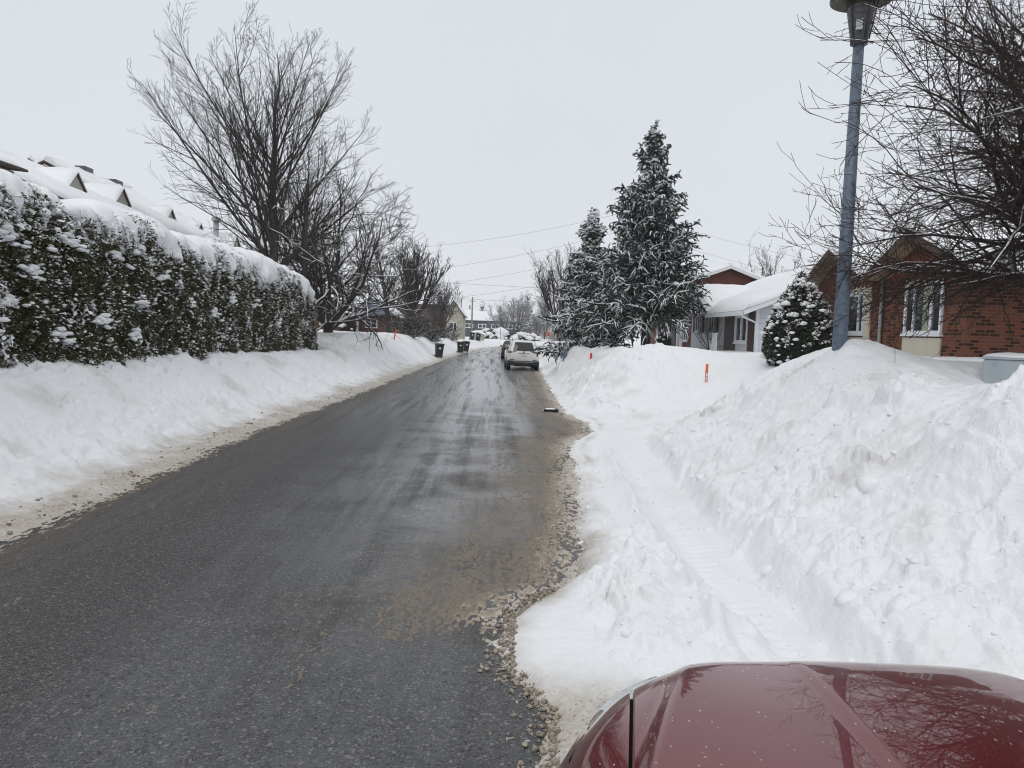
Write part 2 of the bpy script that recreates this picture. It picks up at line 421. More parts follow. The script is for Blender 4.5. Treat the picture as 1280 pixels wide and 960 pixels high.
def tube_arrays(P, R, k):
    """P (B,n,3), R (B,n) -> verts, quads"""
    B, n, _ = P.shape
    T = np.empty_like(P); T[:, 1:-1] = P[:, 2:] - P[:, :-2]; T[:, 0] = P[:, 1] - P[:, 0]; T[:, -1] = P[:, -1] - P[:, -2]
    T = norm(T); ref = np.where(np.abs(T[:, :1] @ np.array([.31, .52, .8]))[..., None] < .9, np.array([.31, .52, .8]), np.array([1., 0, 0]))
    A = norm(np.cross(T, ref)); Bv = np.cross(T, A)
    an = np.arange(k) * 2 * pi / k
    V = P[:, :, None] + R[:, :, None, None] * (A[:, :, None] * np.cos(an)[:, None] + Bv[:, :, None] * np.sin(an)[:, None])
    i = np.arange(n - 1)[:, None] * k; j = np.arange(k)
    q = np.stack([i + j, i + (j + 1) % k, i + k + (j + 1) % k, i + k + j], -1).reshape(-1, 4)
    Fq = q[None] + (np.arange(B) * n * k)[:, None, None]
    return V.reshape(-1, 3), Fq.reshape(-1, 4)
def tubes(name, sets, mat, parent=None, smooth=True):
    """sets: list of (P,R,k)"""
    VV = []; FF = []; o = 0
    for P, R, k in sets:
        if len(P) == 0: continue
        v, f = tube_arrays(P, R, k); VV.append(v); FF.append(f + o); o += len(v)
    return link_mesh(name, np_mesh(name, np.concatenate(VV), np.concatenate(FF), smooth), mat, parent)
def quads(name, C, A, Bv, mat, parent=None):
    """leaf-like diamonds: centre C, half axes A, B"""
    V = np.stack([C - A, C + Bv, C + A, C - Bv], 1).reshape(-1, 3)
    Fq = np.arange(len(V)).reshape(-1, 4)
    return link_mesh(name, np_mesh(name, V, Fq), mat, parent)

def interp_poly(P, R, t):
    """P (B,n,3), t (B,m) -> points, tangents, radii"""
    n = P.shape[1]; x = np.clip(t, 0, .9999) * (n - 1); i = x.astype(int); f = x - i; b = np.arange(len(P))[:, None]
    p = P[b, i] * (1 - f[..., None]) + P[b, i + 1] * f[..., None]
    return p, norm(P[b, i + 1] - P[b, i]), R[b, i] * (1 - f) + R[b, i + 1] * f
def grow(P, R, nc, t0, t1, ang, lf, npt, rng, up=0., wig=.12, rs=.65, r1=.004, lvar=.35, taper=0.6, updir=(0, 0, 1), flat=0.):
    B = len(P); L = np.linalg.norm(np.diff(P, axis=1), axis=2).sum(1)
    t = t0 + (t1 - t0) * (np.arange(nc)[None] + rng.random((B, nc))) / nc
    p, T, r = interp_poly(P, R, t)
    rv = rng.normal(size=p.shape); rv[..., 2] *= (1 - flat)
    perp = norm(np.cross(T, np.cross(rv, T)))
    a = np.radians(ang) * (1 + .3 * rng.normal(size=t.shape))[..., None]
    D = norm(np.cos(a) * T + np.sin(a) * perp)
    ln = L[:, None] * lf * (1 - taper * (t - t0) / max(t1 - t0, 1e-6)) * (1 + lvar * rng.normal(size=t.shape)).clip(.3, 2)
    p = p.reshape(-1, 3); D = D.reshape(-1, 3); ln = ln.reshape(-1); r = (r * rs).reshape(-1)
    out = [p]; U = np.array(updir)
    for i in range(npt - 1):
        D = norm(D + up * U / (npt - 1) + wig * rng.normal(size=D.shape))
        p = p + D * (ln / (npt - 1))[:, None]; out.append(p)
    Q = np.stack(out, 1); k = np.linspace(0, 1, npt)[None]
    return Q, (r[:, None] * (1 - k) + np.minimum(r, r1)[:, None] * k)
def snow_on(sets, rng, frac=.7, flat=.8, lift=.75, fat=.85, minr=.0):
    out = []
    for P, R, k in sets:
        T = norm(P[:, -1] - P[:, 0]); ok = (np.abs(T[:, 2]) < flat) & (rng.random(len(P)) < frac) & (R.mean(1) > minr)
        Q = P[ok].copy(); r = R[ok]
        if len(Q) == 0: continue
        Q[..., 2] += r * lift
        out.append((Q, r * fat * (.6 + .6 * rng.random(r.shape)), 4))
    return out
# ------------------------------------------------------------------ camera
CAMH = 2.1
yaw, pit, rol = radians(1.49), radians(3.83), radians(1.8)
fw = Vector((sin(yaw) * cos(pit), cos(yaw) * cos(pit), -sin(pit)))
r0 = Vector((cos(yaw), -sin(yaw), 0)); u0 = r0.cross(fw)
rr = cos(rol) * r0 + sin(rol) * u0; uu = cos(rol) * u0 - sin(rol) * r0
cd = bpy.data.cameras.new("camera"); cam = bpy.data.objects.new("camera", cd); COL.objects.link(cam)
mw = Matrix((rr, uu, -fw)).transposed().to_4x4(); mw.translation = (0, 0, CAMH); cam.matrix_world = mw
cd.lens = 27; cd.sensor_width = 36; cd.clip_start = .05; cd.clip_end = 3000
scene.camera = cam

# ------------------------------------------------------------------ overcast daylight
SUN_EL, SUN_AZ = radians(52), radians(205)      # high behind the cloud, a little behind the camera
w = bpy.data.worlds.new("World"); scene.world = w; w.use_nodes = True
nt = w.node_tree; bg = nt.nodes["Background"]
sky = nt.nodes.new("ShaderNodeTexSky"); sky.sky_type = 'NISHITA'; sky.sun_disc = False
sky.sun_elevation = SUN_EL; sky.sun_rotation = SUN_AZ; sky.dust_density = 3.0
tc = nt.nodes.new("ShaderNodeTexCoord"); sp = nt.nodes.new("ShaderNodeSeparateXYZ"); nt.links.new(tc.outputs['Generated'], sp.inputs[0])
rmp = nt.nodes.new("ShaderNodeValToRGB"); nt.links.new(sp.outputs[2], rmp.inputs[0])     # cloud deck: brighter towards the zenith
e = rmp.color_ramp.elements
e[0].position = 0.0; e[0].color = (.740, .765, .800, 1)
e[1].position = 1.0; e[1].color = (.86, .87, .89, 1)
x = e.new(.16); x.color = (.715, .750, .795, 1)
x = e.new(.42); x.color = (.70, .735, .785, 1)
vm = nt.nodes.new("ShaderNodeVectorMath"); vm.operation = 'SCALE'; nt.links.new(rmp.outputs[0], vm.inputs[0]); vm.inputs['Scale'].default_value = 10.0
cn = nt.nodes.new("ShaderNodeTexNoise"); cn.inputs['Scale'].default_value = 2.2; cn.inputs['Detail'].default_value = 4; nt.links.new(tc.outputs['Generated'], cn.inputs['Vector'])
ma = nt.nodes.new("ShaderNodeMath"); ma.operation = 'MULTIPLY_ADD'; nt.links.new(cn.outputs[0], ma.inputs[0]); ma.inputs[1].default_value = .10; ma.inputs[2].default_value = .95
vm2 = nt.nodes.new("ShaderNodeVectorMath"); vm2.operation = 'SCALE'; nt.links.new(vm.outputs[0], vm2.inputs[0]); nt.links.new(ma.outputs[0], vm2.inputs['Scale'])
mx = nt.nodes.new("ShaderNodeMix"); mx.data_type = 'RGBA'; mx.inputs[0].default_value = .96
nt.links.new(sky.outputs[0], mx.inputs[6]); nt.links.new(vm2.outputs[0], mx.inputs[7]); nt.links.new(mx.outputs[2], bg.inputs[0])
bg.inputs[1].default_value = .1
sd = bpy.data.lights.new("sun", 'SUN'); sun = bpy.data.objects.new("sun", sd); COL.objects.link(sun)
sd.energy = .66; sd.angle = radians(35); sd.color = (1, .975, .94)
sdir = Vector((cos(SUN_EL) * sin(SUN_AZ), cos(SUN_EL) * cos(SUN_AZ), sin(SUN_EL)))
sun.rotation_euler = sdir.to_track_quat('Z', 'Y').to_euler(); sun.location = (0, 0, 60)
vs = scene.view_settings; vs.view_transform = 'Standard'; vs.look = 'None'; vs.exposure = 0.06; vs.gamma = 1.0; vs.use_curve_mapping = False
cy = scene.cycles; cy.max_bounces = 6; cy.diffuse_bounces = 3; cy.glossy_bounces = 3; cy.transmission_bounces = 3; cy.transparent_max_bounces = 4
cy.use_denoising = True; cy.filter_width = 1.05; cy.caustics_reflective = False; cy.caustics_refractive = False; cy.volume_bounces = 1
scene.render.film_transparent = False

# ------------------------------------------------------------------ street plan (metres; +Y is down the street)
XL = np.array([(-30, -4.5), (0, -4.5), (7, -4.55), (10, -4.67), (14.5, -4.71), (20, -4.52), (25, -4.32), (40, -4.02), (60, -3.45), (75, -2.75), (92, -1.5), (105, .3), (120, 3.6), (131, 9), (139, 16), (145, 26), (150, 44), (153, 80)], float)
XR = np.array([(-30, .9), (0, .55), (2.8, .45), (3.6, .33), (4.1, .38), (4.7, .14), (5.5, .18), (6.0, .40), (6.4, .80), (8.6, 1.07), (12, 1.35), (14.1, 1.50), (15.2, 1.75), (16.3, 2.2), (18.2, 2.3), (20, 2.0), (23, 2.06), (27.7, 2.2), (44, 2.75), (60, 3.3), (80, 4.6), (95, 6.6), (108, 12), (115, 21), (119, 40), (121, 90)], float)
def xl(Y): return np.interp(Y, XL[:, 0], XL[:, 1])
def xr(Y): return np.interp(Y, XR[:, 0], XR[:, 1])
HLT = np.array([(-30, 1.5), (11, 1.47), (17, 1.36), (32, 1.12), (33.5, 1.35), (36, 1.80), (48, 1.85), (60, 1.6), (90, 1.15), (120, .62), (160, .6)])
HRT = np.array([(-30, 1.3), (2, 1.55), (6, 1.86), (12, 1.84), (30, 1.80), (36, 1.55), (50, 1.5), (90, 1.0), (125, .6), (170, .6)])
XPT = np.array([(-30, 2.25), (4.5, 2.2), (5, 2.2), (7.6, 2.34), (12.6, 2.72), (15, 3.0), (19, 2.9), (21, 2.5), (23, 2.4), (170, 2.4)])
def snow_height(X, Y, fine=True):
    """height of the snow cover and how dirty it is"""
    lo = fbm(X * .33, Y * .33, 3, 3); md = fbm(X * 1.25, Y * 1.25, 4, 5)
    edge = fbm(X * .9, Y * .9, 4, 11); ef = fbm(X * 3.6, Y * 3.6, 3, 13)
    L = xl(Y); sl = (xl(Y + 1) - L); cl = 1 / np.sqrt(1 + sl * sl)
    dl = (L - X) * cl + .16 * edge + .05 * ef
    HL = np.interp(Y, HLT[:, 0], HLT[:, 1])
    zl = .07 * ss(-.03, .22, dl) + (HL - .07) * (.55 * ss(.45, 2.9, dl) + .45 * np.clip((dl - .5) / 2.2, 0, 1))
    zl += .25 * ss(5, 11, dl)
    zl = np.where(dl < -.03, -.08, zl)
    R = xr(Y); dr = X - R + .13 * edge + .07 * ef
    HR = np.interp(Y, HRT[:, 0], HRT[:, 1])
    Xp = np.where(Y < 21, np.interp(Y, XPT[:, 0], XPT[:, 1]), np.minimum(R + .25, 90)) + .09 * edge
    db = X - Xp
    Wb = np.interp(Y, [25., 34.], [2.85, 1.45])
    zr = .055 * ss(-.03, .14, dr) + .05 * ss(.1, .7, dr)
    # low ridge thrown up between the road and the sidewalk track, near the car
    rid = np.exp(-(((X - 1.25 + .06 * (Y - 6)) / .40) ** 2)) * ss(3.7, 4.7, Y) * ss(8.0, 6.6, Y)
    zr += .18 * rid * (1 + .5 * md)
    # grooves along the sidewalk track
    onp = ss(-.1, .3, dr) * ss(.02, -.12, db) * ss(14.5, 13., Y)
    tr = np.exp(-((db + .45) / .16) ** 2) + .8 * np.exp(-((db + .95) / .10) ** 2)
    ribs = np.sin(Y * 2 * pi / .15 + 2.2 * np.abs(db + .45) / .16 + 1.5 * md)
    zr += onp * (-.055 * tr + .012 * ribs * np.exp(-((db + .45) / .24) ** 2) * (md > -.25))
    zr += onp * .05 * np.exp(-((db + .72) / .06) ** 2) * (1 + md)
    t = np.clip(db / Wb, 0, 1)
    prof = .60 * t + .40 * ss(0, 1, t)
    bank = .20 * ss(0, .22, db) * ss(21.5, 19, Y) + (HR - .28) * prof
    bank = bank + .16 * ss(5, 11, db)
    zb = zr + bank
    # the buried driveway cut through the bank
    dm = ss(13.3, 15.0, Y + .25 * edge - .25 * (X - 3)) * ss(23.2, 19.2, Y + .35 * edge - .15 * (X - 3)) * ss(10.5, 8.5, X)
    zd = .08 * ss(-.03, .2, dr) + np.clip((X - 2.4) * .045, 0, .2) + np.clip((X - 5.5) * .52, 0, 1.7) + .03 * md + .02 * np.sin(Y * 5.5 + .6 * X + 2 * edge) * ss(2, 3, X)
    zr = zb * (1 - dm) + np.minimum(zb, zd) * dm
    # mounds: round the lamp foot, the plough blocks by the frame edge, the heaps past the driveway
    for (mx_, my_, h, sx, sy) in ((5.0, 11.0, .36, .75, .8), (3.45, 34.6, .55, .6, 1.5), (3.95, 5.75, .42, .42, .5), (4.9, 6.6, .18, .8, .5), (4.1, 24.5, .42, 1.1, 1.6), (5.9, 23.5, .15, 1.2, 1.2), (5.95, 8.2, -.50, .75, .9), (7.7, 18.6, .34, 1.1, 1.1),
                               (3.3, 25.5, .35, .8, 2.0), (6.2, 25.5, .12, 1., 1.3), (4.2, 58., .5, 1.6, 3.0), (1.45, 7.6, .10, .3, .35), (7.6, 13.8, -.12, 1.1, 1.2)):
        zr = zr + h * np.exp(-(((X - mx_) / sx) ** 2 + ((Y - my_) / sy) ** 2))
    zr = np.where(dr < -.03, -.08, zr)
    # under the parked car the snow is packed flat
    mid = (L + np.minimum(R, L + 12)) / 2
    left = (X < mid) | (Y > 121)
    z = np.where(left, zl, zr); d = np.where(left, dl, dr)
    steep = np.where(left, ss(.3, .9, dl) * ss(4.2, 2.6, dl), np.maximum(ss(-.2, .25, db) * ss(3.2, 2.0, db) * (1 - .35 * dm), ss(0, .3, rid)))
    flat = np.where(left, 0, onp) * (1 - ss(0, .2, rid))
    on = ss(.0, .3, d)
    z = z + on * (.05 * lo * ss(1, 3, d) + (.075 * steep + .02) * md * (1 - .7 * flat))
    if fine:
        nearf = ss(60, 25, Y); Xs = X + np.where(left, -z, z) * 1.0      # follow the slope so that lumps are not stretched down it
        c1 = clods(Xs * 1.7, Y * 1.7, 21, .55) / 1.7; c2 = clods(Xs * 4.2 + .6 * md, Y * 4.2, 22, .6) / 4.2; c3 = clods(Xs * 10., Y * 10., 23, .5) / 10.
        f1 = fbm(Xs * 6, Y * 6, 4, 31)
        rough = np.where(left, .33, .45 + .9 * ss(-.25, .35, fbm(X * .62 + 3, Y * .62, 3, 47))) * (steep * (1 - .8 * flat))
        patch = ss(-.12, .35, fbm(X * .55, Y * .55, 3, 41))
        z = z + on * nearf * (rough * (.20 * c1 * patch + .30 * c2 * patch + .30 * c3 * patch) + (.016 + .018 * steep) * f1 * (1 - .6 * flat) + .25 * c3 * (1 - flat) * ss(2.2, .2, d))
        fe, fg = facets(Xs * .95 + .25 * md, Y * .95, 103)
        z = z + on * nearf * rough * .30 * (fe - .25) * ss(.0, .22, fg)
        fa, fb = facets(Xs * 2.0 + .3 * f1, Y * 2.0, 101); fc, fd = facets(Xs * 5.2 + .3 * f1, Y * 5.2 + .3 * f1, 102)
        blk = rough * ss(-.05, .25, fbm(X * .7 + 5, Y * .7, 3, 43))
        z = z + on * nearf * (blk * (.17 * fa * ss(.0, .20, fb) - .015 * ss(.10, .0, fb)) + rough * (.050 * fc * ss(.0, .30, fd)))
        # small pits in the blown snow of the left bank
        pit = clods(X * 5., Y * 2.6, 51, .35) / 5.
        z = z - np.where(left, 1, .25) * on * nearf * ss(.5, 1, d) * pit * .8
    # thin sandy slush on the asphalt beside the right edge
    dri = R - X
    ms = ss(2.0, .35, dri + .5 * fbm(X * .8, Y * .25, 3, 61)) * ss(4.2, 6.2, Y) * ss(47, 40, Y)
    st = fbm(X * 3.0, Y * .8, 4, 71); st2 = fbm(X * 15, Y * 6.5, 3, 72); st3 = fbm(X * 34, Y * 15, 2, 74)
    zs = .026 * (ms * .72 + st * .62 + st2 * .75 + st3 * .7 - .60)
    sl_r = np.minimum(zs, .022) + (zs > 0) * .35 * clods(X * 24, Y * 14, 73, .6) / 24
    ml = ss(-.55, .05, dl + .25 * st) ; zs2 = .024 * (ml * .85 + st2 * .8 + st3 * .5 - .68)
    slush = np.maximum(np.where(dri > -.3, sl_r, -1), np.where((dl > -.8) & (dl < .5), zs2, -1))
    isl = (slush > z)
    z = np.maximum(z, np.maximum(slush, -.08))
    dirt = np.where(left, ss(1.0, .05, dl + .5 * edge + .25 * ef) * .8, ss(.34, -.12, dr + .25 * edge) * ss(30, 15, Y + 12 * (dr < .15)) * (.9))
    dirt = np.where(left, dirt, np.maximum(dirt, .8 * ss(.7, .1, dr + .3 * edge) * ss(4.9, 3.9, Y)))
    stain = ss(.08, .5, fbm(X * .7 + 9, Y * .7, 4, 81)) * (.26 * steep * (1 - ss(0, .2, rid)) + .05)
    dirt = np.clip(np.maximum(dirt, stain), 0, 1)
    dirt = np.where(isl, .75 + .75 * ss(.05, .55, np.where(left, -dl, dri) + .3 * st2), dirt)
    inX = (X > .1) & (X < 2.4) & (Y < 3.0)
    z = np.where(inX, np.minimum(z, .10), z)
    return z, dirt

def build_snow():
    a = np.linspace(-.62, .72, 1120); du = a[1] - a[0]
    lo = -.62 - np.cumsum(du * 1.035 ** np.arange(1, 105)); hi = .72 + np.cumsum(du * 1.035 ** np.arange(1, 105))
    u = np.concatenate([lo[::-1], a, hi])
    ys = [-14.]
    while ys[-1] < 215:
        y = ys[-1]
        ys.append(y + (.25 if y < 2.3 else .0031 * (y + 2.6)))
    Y = np.array(ys)
    Xg = u[None] * (np.maximum(Y, 0) + 3.2)[:, None]; Yg = np.repeat(Y[:, None], len(u), 1)
    cand = ~((Xg > xl(Yg) + 1.3) & (Xg < np.minimum(xr(Yg), 90) - 2.6))
    z = np.full(Xg.shape, -.08); dirt = np.zeros(Xg.shape)
    z[cand], dirt[cand] = snow_height(Xg[cand], Yg[cand])
    idx = np.arange(z.size).reshape(z.shape)
    q = np.stack([idx[:-1, :-1], idx[:-1, 1:], idx[1:, 1:], idx[1:, :-1]], -1).reshape(-1, 4)
    zz = z.ravel(); keep = (zz[q].max(1) > -.05)
    q = q[keep]
    used = np.zeros(z.size, bool); used[q.ravel()] = True
    re = np.cumsum(used) - 1
    V = np.stack([Xg.ravel(), Yg.ravel(), zz], -1)[used]
    me = np_mesh('snow_cover', V, re[q], True)
    at = me.attributes.new('dirt', 'FLOAT', 'POINT'); at.data.foreach_set('value', dirt.ravel()[used].astype(np.float32))
    o = link_mesh('snow_cover', me, MAT['snow']); tag(o, kind='structure')
    print('snow verts', len(V))
build_snow()
def snow_z(x, y):
    z, _ = snow_height(np.array([[float(x)]]), np.array([[float(y)]])); return float(z[0, 0])
def snow_zs(x, y):
    z, _ = snow_height(np.asarray(x, float)[None], np.asarray(y, float)[None]); return z[0]

# ground under everything, out to the horizon
tag(MB().box(-380, 380, -90, 420, -1.2, -.10).build('ground', MAT['snowp']), kind='structure')

def build_road():
    Y = np.concatenate([np.arange(-30, 3, 1.), 3 * 1.012 ** np.arange(0, 330)]); Y = Y[Y < 153]
    k = np.linspace(0, 1, 60)
    A = xl(Y) - 1.2; B = np.minimum(xr(Y) + 2.0, 95)
    X = A[:, None] + (B - A)[:, None] * k; Yg = np.repeat(Y[:, None], 60, 1)
    Z = .012 * np.sin(X * .6) * 0
    idx = np.arange(X.size).reshape(X.shape)
    q = np.stack([idx[:-1, :-1], idx[:-1, 1:], idx[1:, 1:], idx[1:, :-1]], -1).reshape(-1, 4)
    me = np_mesh('road', np.stack([X, Yg, Z], -1).reshape(-1, 3), q, True)
    for nme, val in (('dl', X - xl(Yg)), ('dr', xr(Yg) - X)):
        at = me.attributes.new(nme, 'FLOAT', 'POINT'); at.data.foreach_set('value', val.ravel().astype(np.float32))
    tag(link_mesh('road', me, MAT['road']), kind='structure')
build_road()

# loose lumps nobody could count: frozen sandy slush along the edges, clean crumbs on the banks
def lumps():
    rng = np.random.default_rng(21)
    P = []; S = []
    y = np.concatenate([rng.uniform(3.3, 6.2, 950), rng.uniform(6, 14, 160), rng.uniform(14, 30, 50)])
    x = xr(y) - np.abs(rng.normal(0, 1, len(y))) * np.where(y < 6.2, .085, .35) + .05
    s = np.exp(rng.normal(np.log(.0065), .65, len(y))).clip(.002, .015)
    P.append(np.stack([x, y, s * .4 + np.maximum(snow_zs(x, y), 0)], -1)); S.append(np.stack([s * 1.1, s * 1.2, s * .8], -1))
    y = rng.uniform(5.8, 26, 420); x = xl(y) - rng.normal(.12, .22, len(y))
    s = np.exp(rng.normal(np.log(.009), .5, len(y))).clip(.004, .024)
    P.append(np.stack([x, y, s * .4 + np.maximum(snow_zs(x, y), 0)], -1)); S.append(np.stack([s * 1.1, s * 1.2, s * .8], -1))
    o = blobs('slush_lumps', np.concatenate(P), np.concatenate(S), MAT['sand_ice'], None, 2, rng, .30)
    tag(o, kind='stuff')
    n = 900
    y = rng.uniform(3.4, 16, n); xp = np.interp(y, XPT[:, 0], XPT[:, 1]); x = xp + rng.uniform(-1.3, 2.6, n)
    s = np.exp(rng.normal(np.log(.010), .6, n)).clip(.003, .035)
    ok = ~((y > 13.6)); x, y, s = x[ok], y[ok], s[ok]
    P = np.stack([x, y, snow_zs(x, y) + s * .05], -1)
    # bigger plough clods
    cl = [(.86, 3.75, .085), (1.32, 7.35, .12), (1.22, 6.9, .10), (.95, 7.6, .06), (.80, 7.2, .05), (1.62, 5.2, .11), (1.45, 4.6, .10), (2.35, 6.2, .12), (2.6, 7.9, .13), (2.45, 5.0, .14), (2.9, 5.9, .16), (3.2, 8.2, .15), (2.7, 9.6, .12), (3.4, 10.5, .17), (2.85, 11.6, .14), (3.9, 13.0, .2), (3.0, 4.9, .15), (3.35, 6.6, .2), (2.0, 4.25, .08), (3.7, 12.2, .16), (4.5, 23., .22), (3.4, 22.4, .2), (5.2, 24., .25), (4.0, 26, .3)]
    cx, cy_, cs = np.array(cl).T
    P = np.concatenate([P, np.stack([cx, cy_, snow_zs(cx, cy_) - cs * .30], -1)]); s = np.concatenate([s, cs * .62])
    o = blobs('snow_lumps', P, np.stack([s * 1.15, s, s * .8], -1), MAT['snowp'], None, 2, rng, .17)
    tag(o, kind='stuff')
lumps()

# winter haze: one closed box of thin even air round the whole scene
hz = MB().box(-400, 400, -100, 440, -2.2, 48).build('haze', None)
hm = bpy.data.materials.new('haze'); hm.use_nodes = True; hn = hm.node_tree
for n_ in list(hn.nodes):
    if n_.type != 'OUTPUT_MATERIAL': hn.nodes.remove(n_)
pv = hn.nodes.new('ShaderNodeVolumePrincipled'); pv.inputs['Color'].default_value = (.97, .985, 1.0, 1); pv.inputs['Density'].default_value = .0005; pv.inputs['Anisotropy'].default_value = .2
hn.links.new(pv.outputs[0], [n_ for n_ in hn.nodes if n_.type == 'OUTPUT_MATERIAL'][0].inputs['Volume'])
hz.data.materials.append(hm); tag(hz, kind='stuff')
# ------------------------------------------------------------------ vegetation
def trunk_line(p0, p1, n, rng, wig=.05):
    P = np.linspace(p0, p1, n); P[1:-1] += rng.normal(0, wig, (n - 2, 3)); return P[None]
def R_lin(n, a, b): return np.linspace(a, b, n)[None]

def bare_tree(name, label, loc, height, rng, kind='vase', mats=('bark_maple', 'twig'), spread=1.0, trunk_r=.28, snow=False, group=None, cat='tree', detail=1.0, lean=(0, 0), twig_r=.006, bole=.14, levels=4, frost=False, limbs=None, limb_r=(.36, .62), up=None, tpr=.62):
    t = tag(empty(name, loc), label, cat, group)
    H = height
    base = -.6
    top = np.array([lean[0], lean[1], H * bole])
    T = trunk_line(np.array([0, 0, base]), top, 5, rng, .03); TR = R_lin(5, trunk_r * 1.25, trunk_r * .85)
    sets_t = [(T, TR, 9)]; sets_c = []
    if kind == 'vase':
        nl = limbs or 10; az = (np.arange(nl) + rng.random(nl) * .8) * 2 * pi / nl
        tilt = np.radians(np.where(np.arange(nl) % 3 == 0, rng.uniform(3, 14, nl), rng.uniform(18, 46, nl))) * spread
        ln = H * (1 - bole) * np.where(tilt < radians(16), rng.uniform(.95, 1.1, nl), rng.uniform(.85, 1.1, nl)) * .93
        upl = .55 if up is None else up; wig = .07 if up is None else .035
    elif kind == 'spread':
        nl = limbs or 8; az = (np.arange(nl) + rng.random(nl) * .8) * 2 * pi / nl
        tilt = np.radians(rng.uniform(22, 60, nl)) * spread
        ln = H * (1 - bole) * rng.uniform(.75, 1.1, nl); upl = .35; wig = .16
    else:                                   # one leader with side limbs
        nl = limbs or 1; az = rng.random(nl) * 6.28; tilt = np.radians(rng.uniform(2, 9, nl)); ln = np.full(nl, H * (1 - bole)); upl = .1; wig = .07
    if kind == 'fan': return fan_tree(t, top, sets_t, H, trunk_r, rng, mats, detail, twig_r, limbs or 16, spread)
    D = np.stack([np.sin(tilt) * np.cos(az), np.sin(tilt) * np.sin(az), np.cos(tilt)], -1)
    p = np.repeat(top[None], nl, 0) - np.array([0, 0, 1]) * (rng.random((nl, 1)) * H * bole * .35)
    p[:, 0] -= 0
    n1 = 9; out = [p]
    for i in range(n1 - 1):
        D = norm(D + upl * np.array([0, 0, 1]) / (n1 - 1) + wig * rng.normal(size=D.shape)); p = p + D * (ln / (n1 - 1))[:, None]; out.append(p)
    P1 = np.stack(out, 1); R1 = np.linspace(1, .12, n1)[None] * (trunk_r * np.where(kind == 'leader', .85, rng.uniform(limb_r[0], limb_r[1], nl)))[:, None]
    sets_t.append((P1, R1, 6))
    k = detail
    ang = dict(vase=30, spread=46, leader=48)[kind]; upc = dict(vase=.5, spread=.15, leader=.45)[kind]
    if up is not None: upc = up; ang = 36
    n2c = max(4, int((26 if kind == 'leader' else 12) * k)); lf2 = dict(vase=.50, spread=.52, leader=.46)[kind]
    P2, R2 = grow(P1, R1, n2c, .16, .98, ang, lf2, 6, rng, upc, .2 if kind == 'spread' else (.10 if up is None else .06), .55, twig_r * 1.2, taper=tpr, lvar=.22 if up else .35)
    P3, R3 = grow(P2, R2, max(3, int(9 * k)), .15, 1., ang, .48, 5, rng, upc * .8, .25 if kind == 'spread' else (.14 if up is None else .09), .6, twig_r, taper=.5, lvar=.2 if up else .35)
    sets_c += [(P2, R2, 4), (P3, R3, 3)]
    if levels >= 4:
        P4, R4 = grow(P3, R3, max(2, int(5 * k)), .12, 1., 36, .55, 4, rng, upc * .6, .18, .7, twig_r * .8, taper=.4, lvar=.2 if up else .35)
        R4 = np.maximum(R4, twig_r * .7); sets_c.append((P4, R4, 3))
    tubes('trunk', sets_t, MAT[mats[0]], t); tubes('crown', sets_c, MAT[mats[1]], t)
    if snow:
        sn = snow_on(sets_t[1:], rng, .9, .86, .8, .8) + snow_on([sets_c[0]], rng, .75, .8, 1.1, 1.0) + snow_on([sets_c[1]], rng, .35 * snow, .7, 1.2, 1.1)
        if sn: tubes('snow', sn, MAT['snowp'], t)
    return t

def fan_tree(t, top, sets_t, H, trunk_r, rng, mats, detail, twig_r, limbs, spread):
    """one clear leader; straight limbs leave it at a narrow angle all the way up and make a fan-shaped crown"""
    lead = trunk_line(top - np.array([0, 0, .02]), np.array([top[0] + .15, top[1], H]), 9, rng, .05); LR = R_lin(9, trunk_r * .80, .012)
    P1, R1 = grow(lead, LR, limbs, .0, .62, 33 * spread, .80, 9, rng, .12, .035, .40, twig_r * 1.5, taper=.46, lvar=.14)
    P2, R2 = grow(P1, R1, int(14 * detail), .14, 1., 32, .42, 6, rng, .20, .05, .55, twig_r * 1.15, taper=.62, lvar=.2)
    PL, RL = grow(lead, LR, int(16 * detail), .45, 1., 34, .30, 6, rng, .25, .05, .5, twig_r * 1.15, taper=.6, lvar=.2)
    P2 = np.concatenate([P2, PL]); R2 = np.concatenate([R2, RL])
    P3, R3 = grow(P2, R2, int(8 * detail), .12, 1., 34, .46, 5, rng, .18, .08, .6, twig_r, taper=.5, lvar=.2)
    P4, R4 = grow(P3, R3, int(4 * detail), .12, 1., 34, .50, 4, rng, .15, .10, .7, twig_r * .8, taper=.4, lvar=.2)
    tubes('trunk', sets_t + [(lead, LR, 8), (P1, R1, 6)], MAT[mats[0]], t)
    tubes('crown', [(P2, R2, 4), (P3, R3, 3), (P4, np.maximum(R4, twig_r * .7), 3)], MAT[mats[1]], t)
    return t

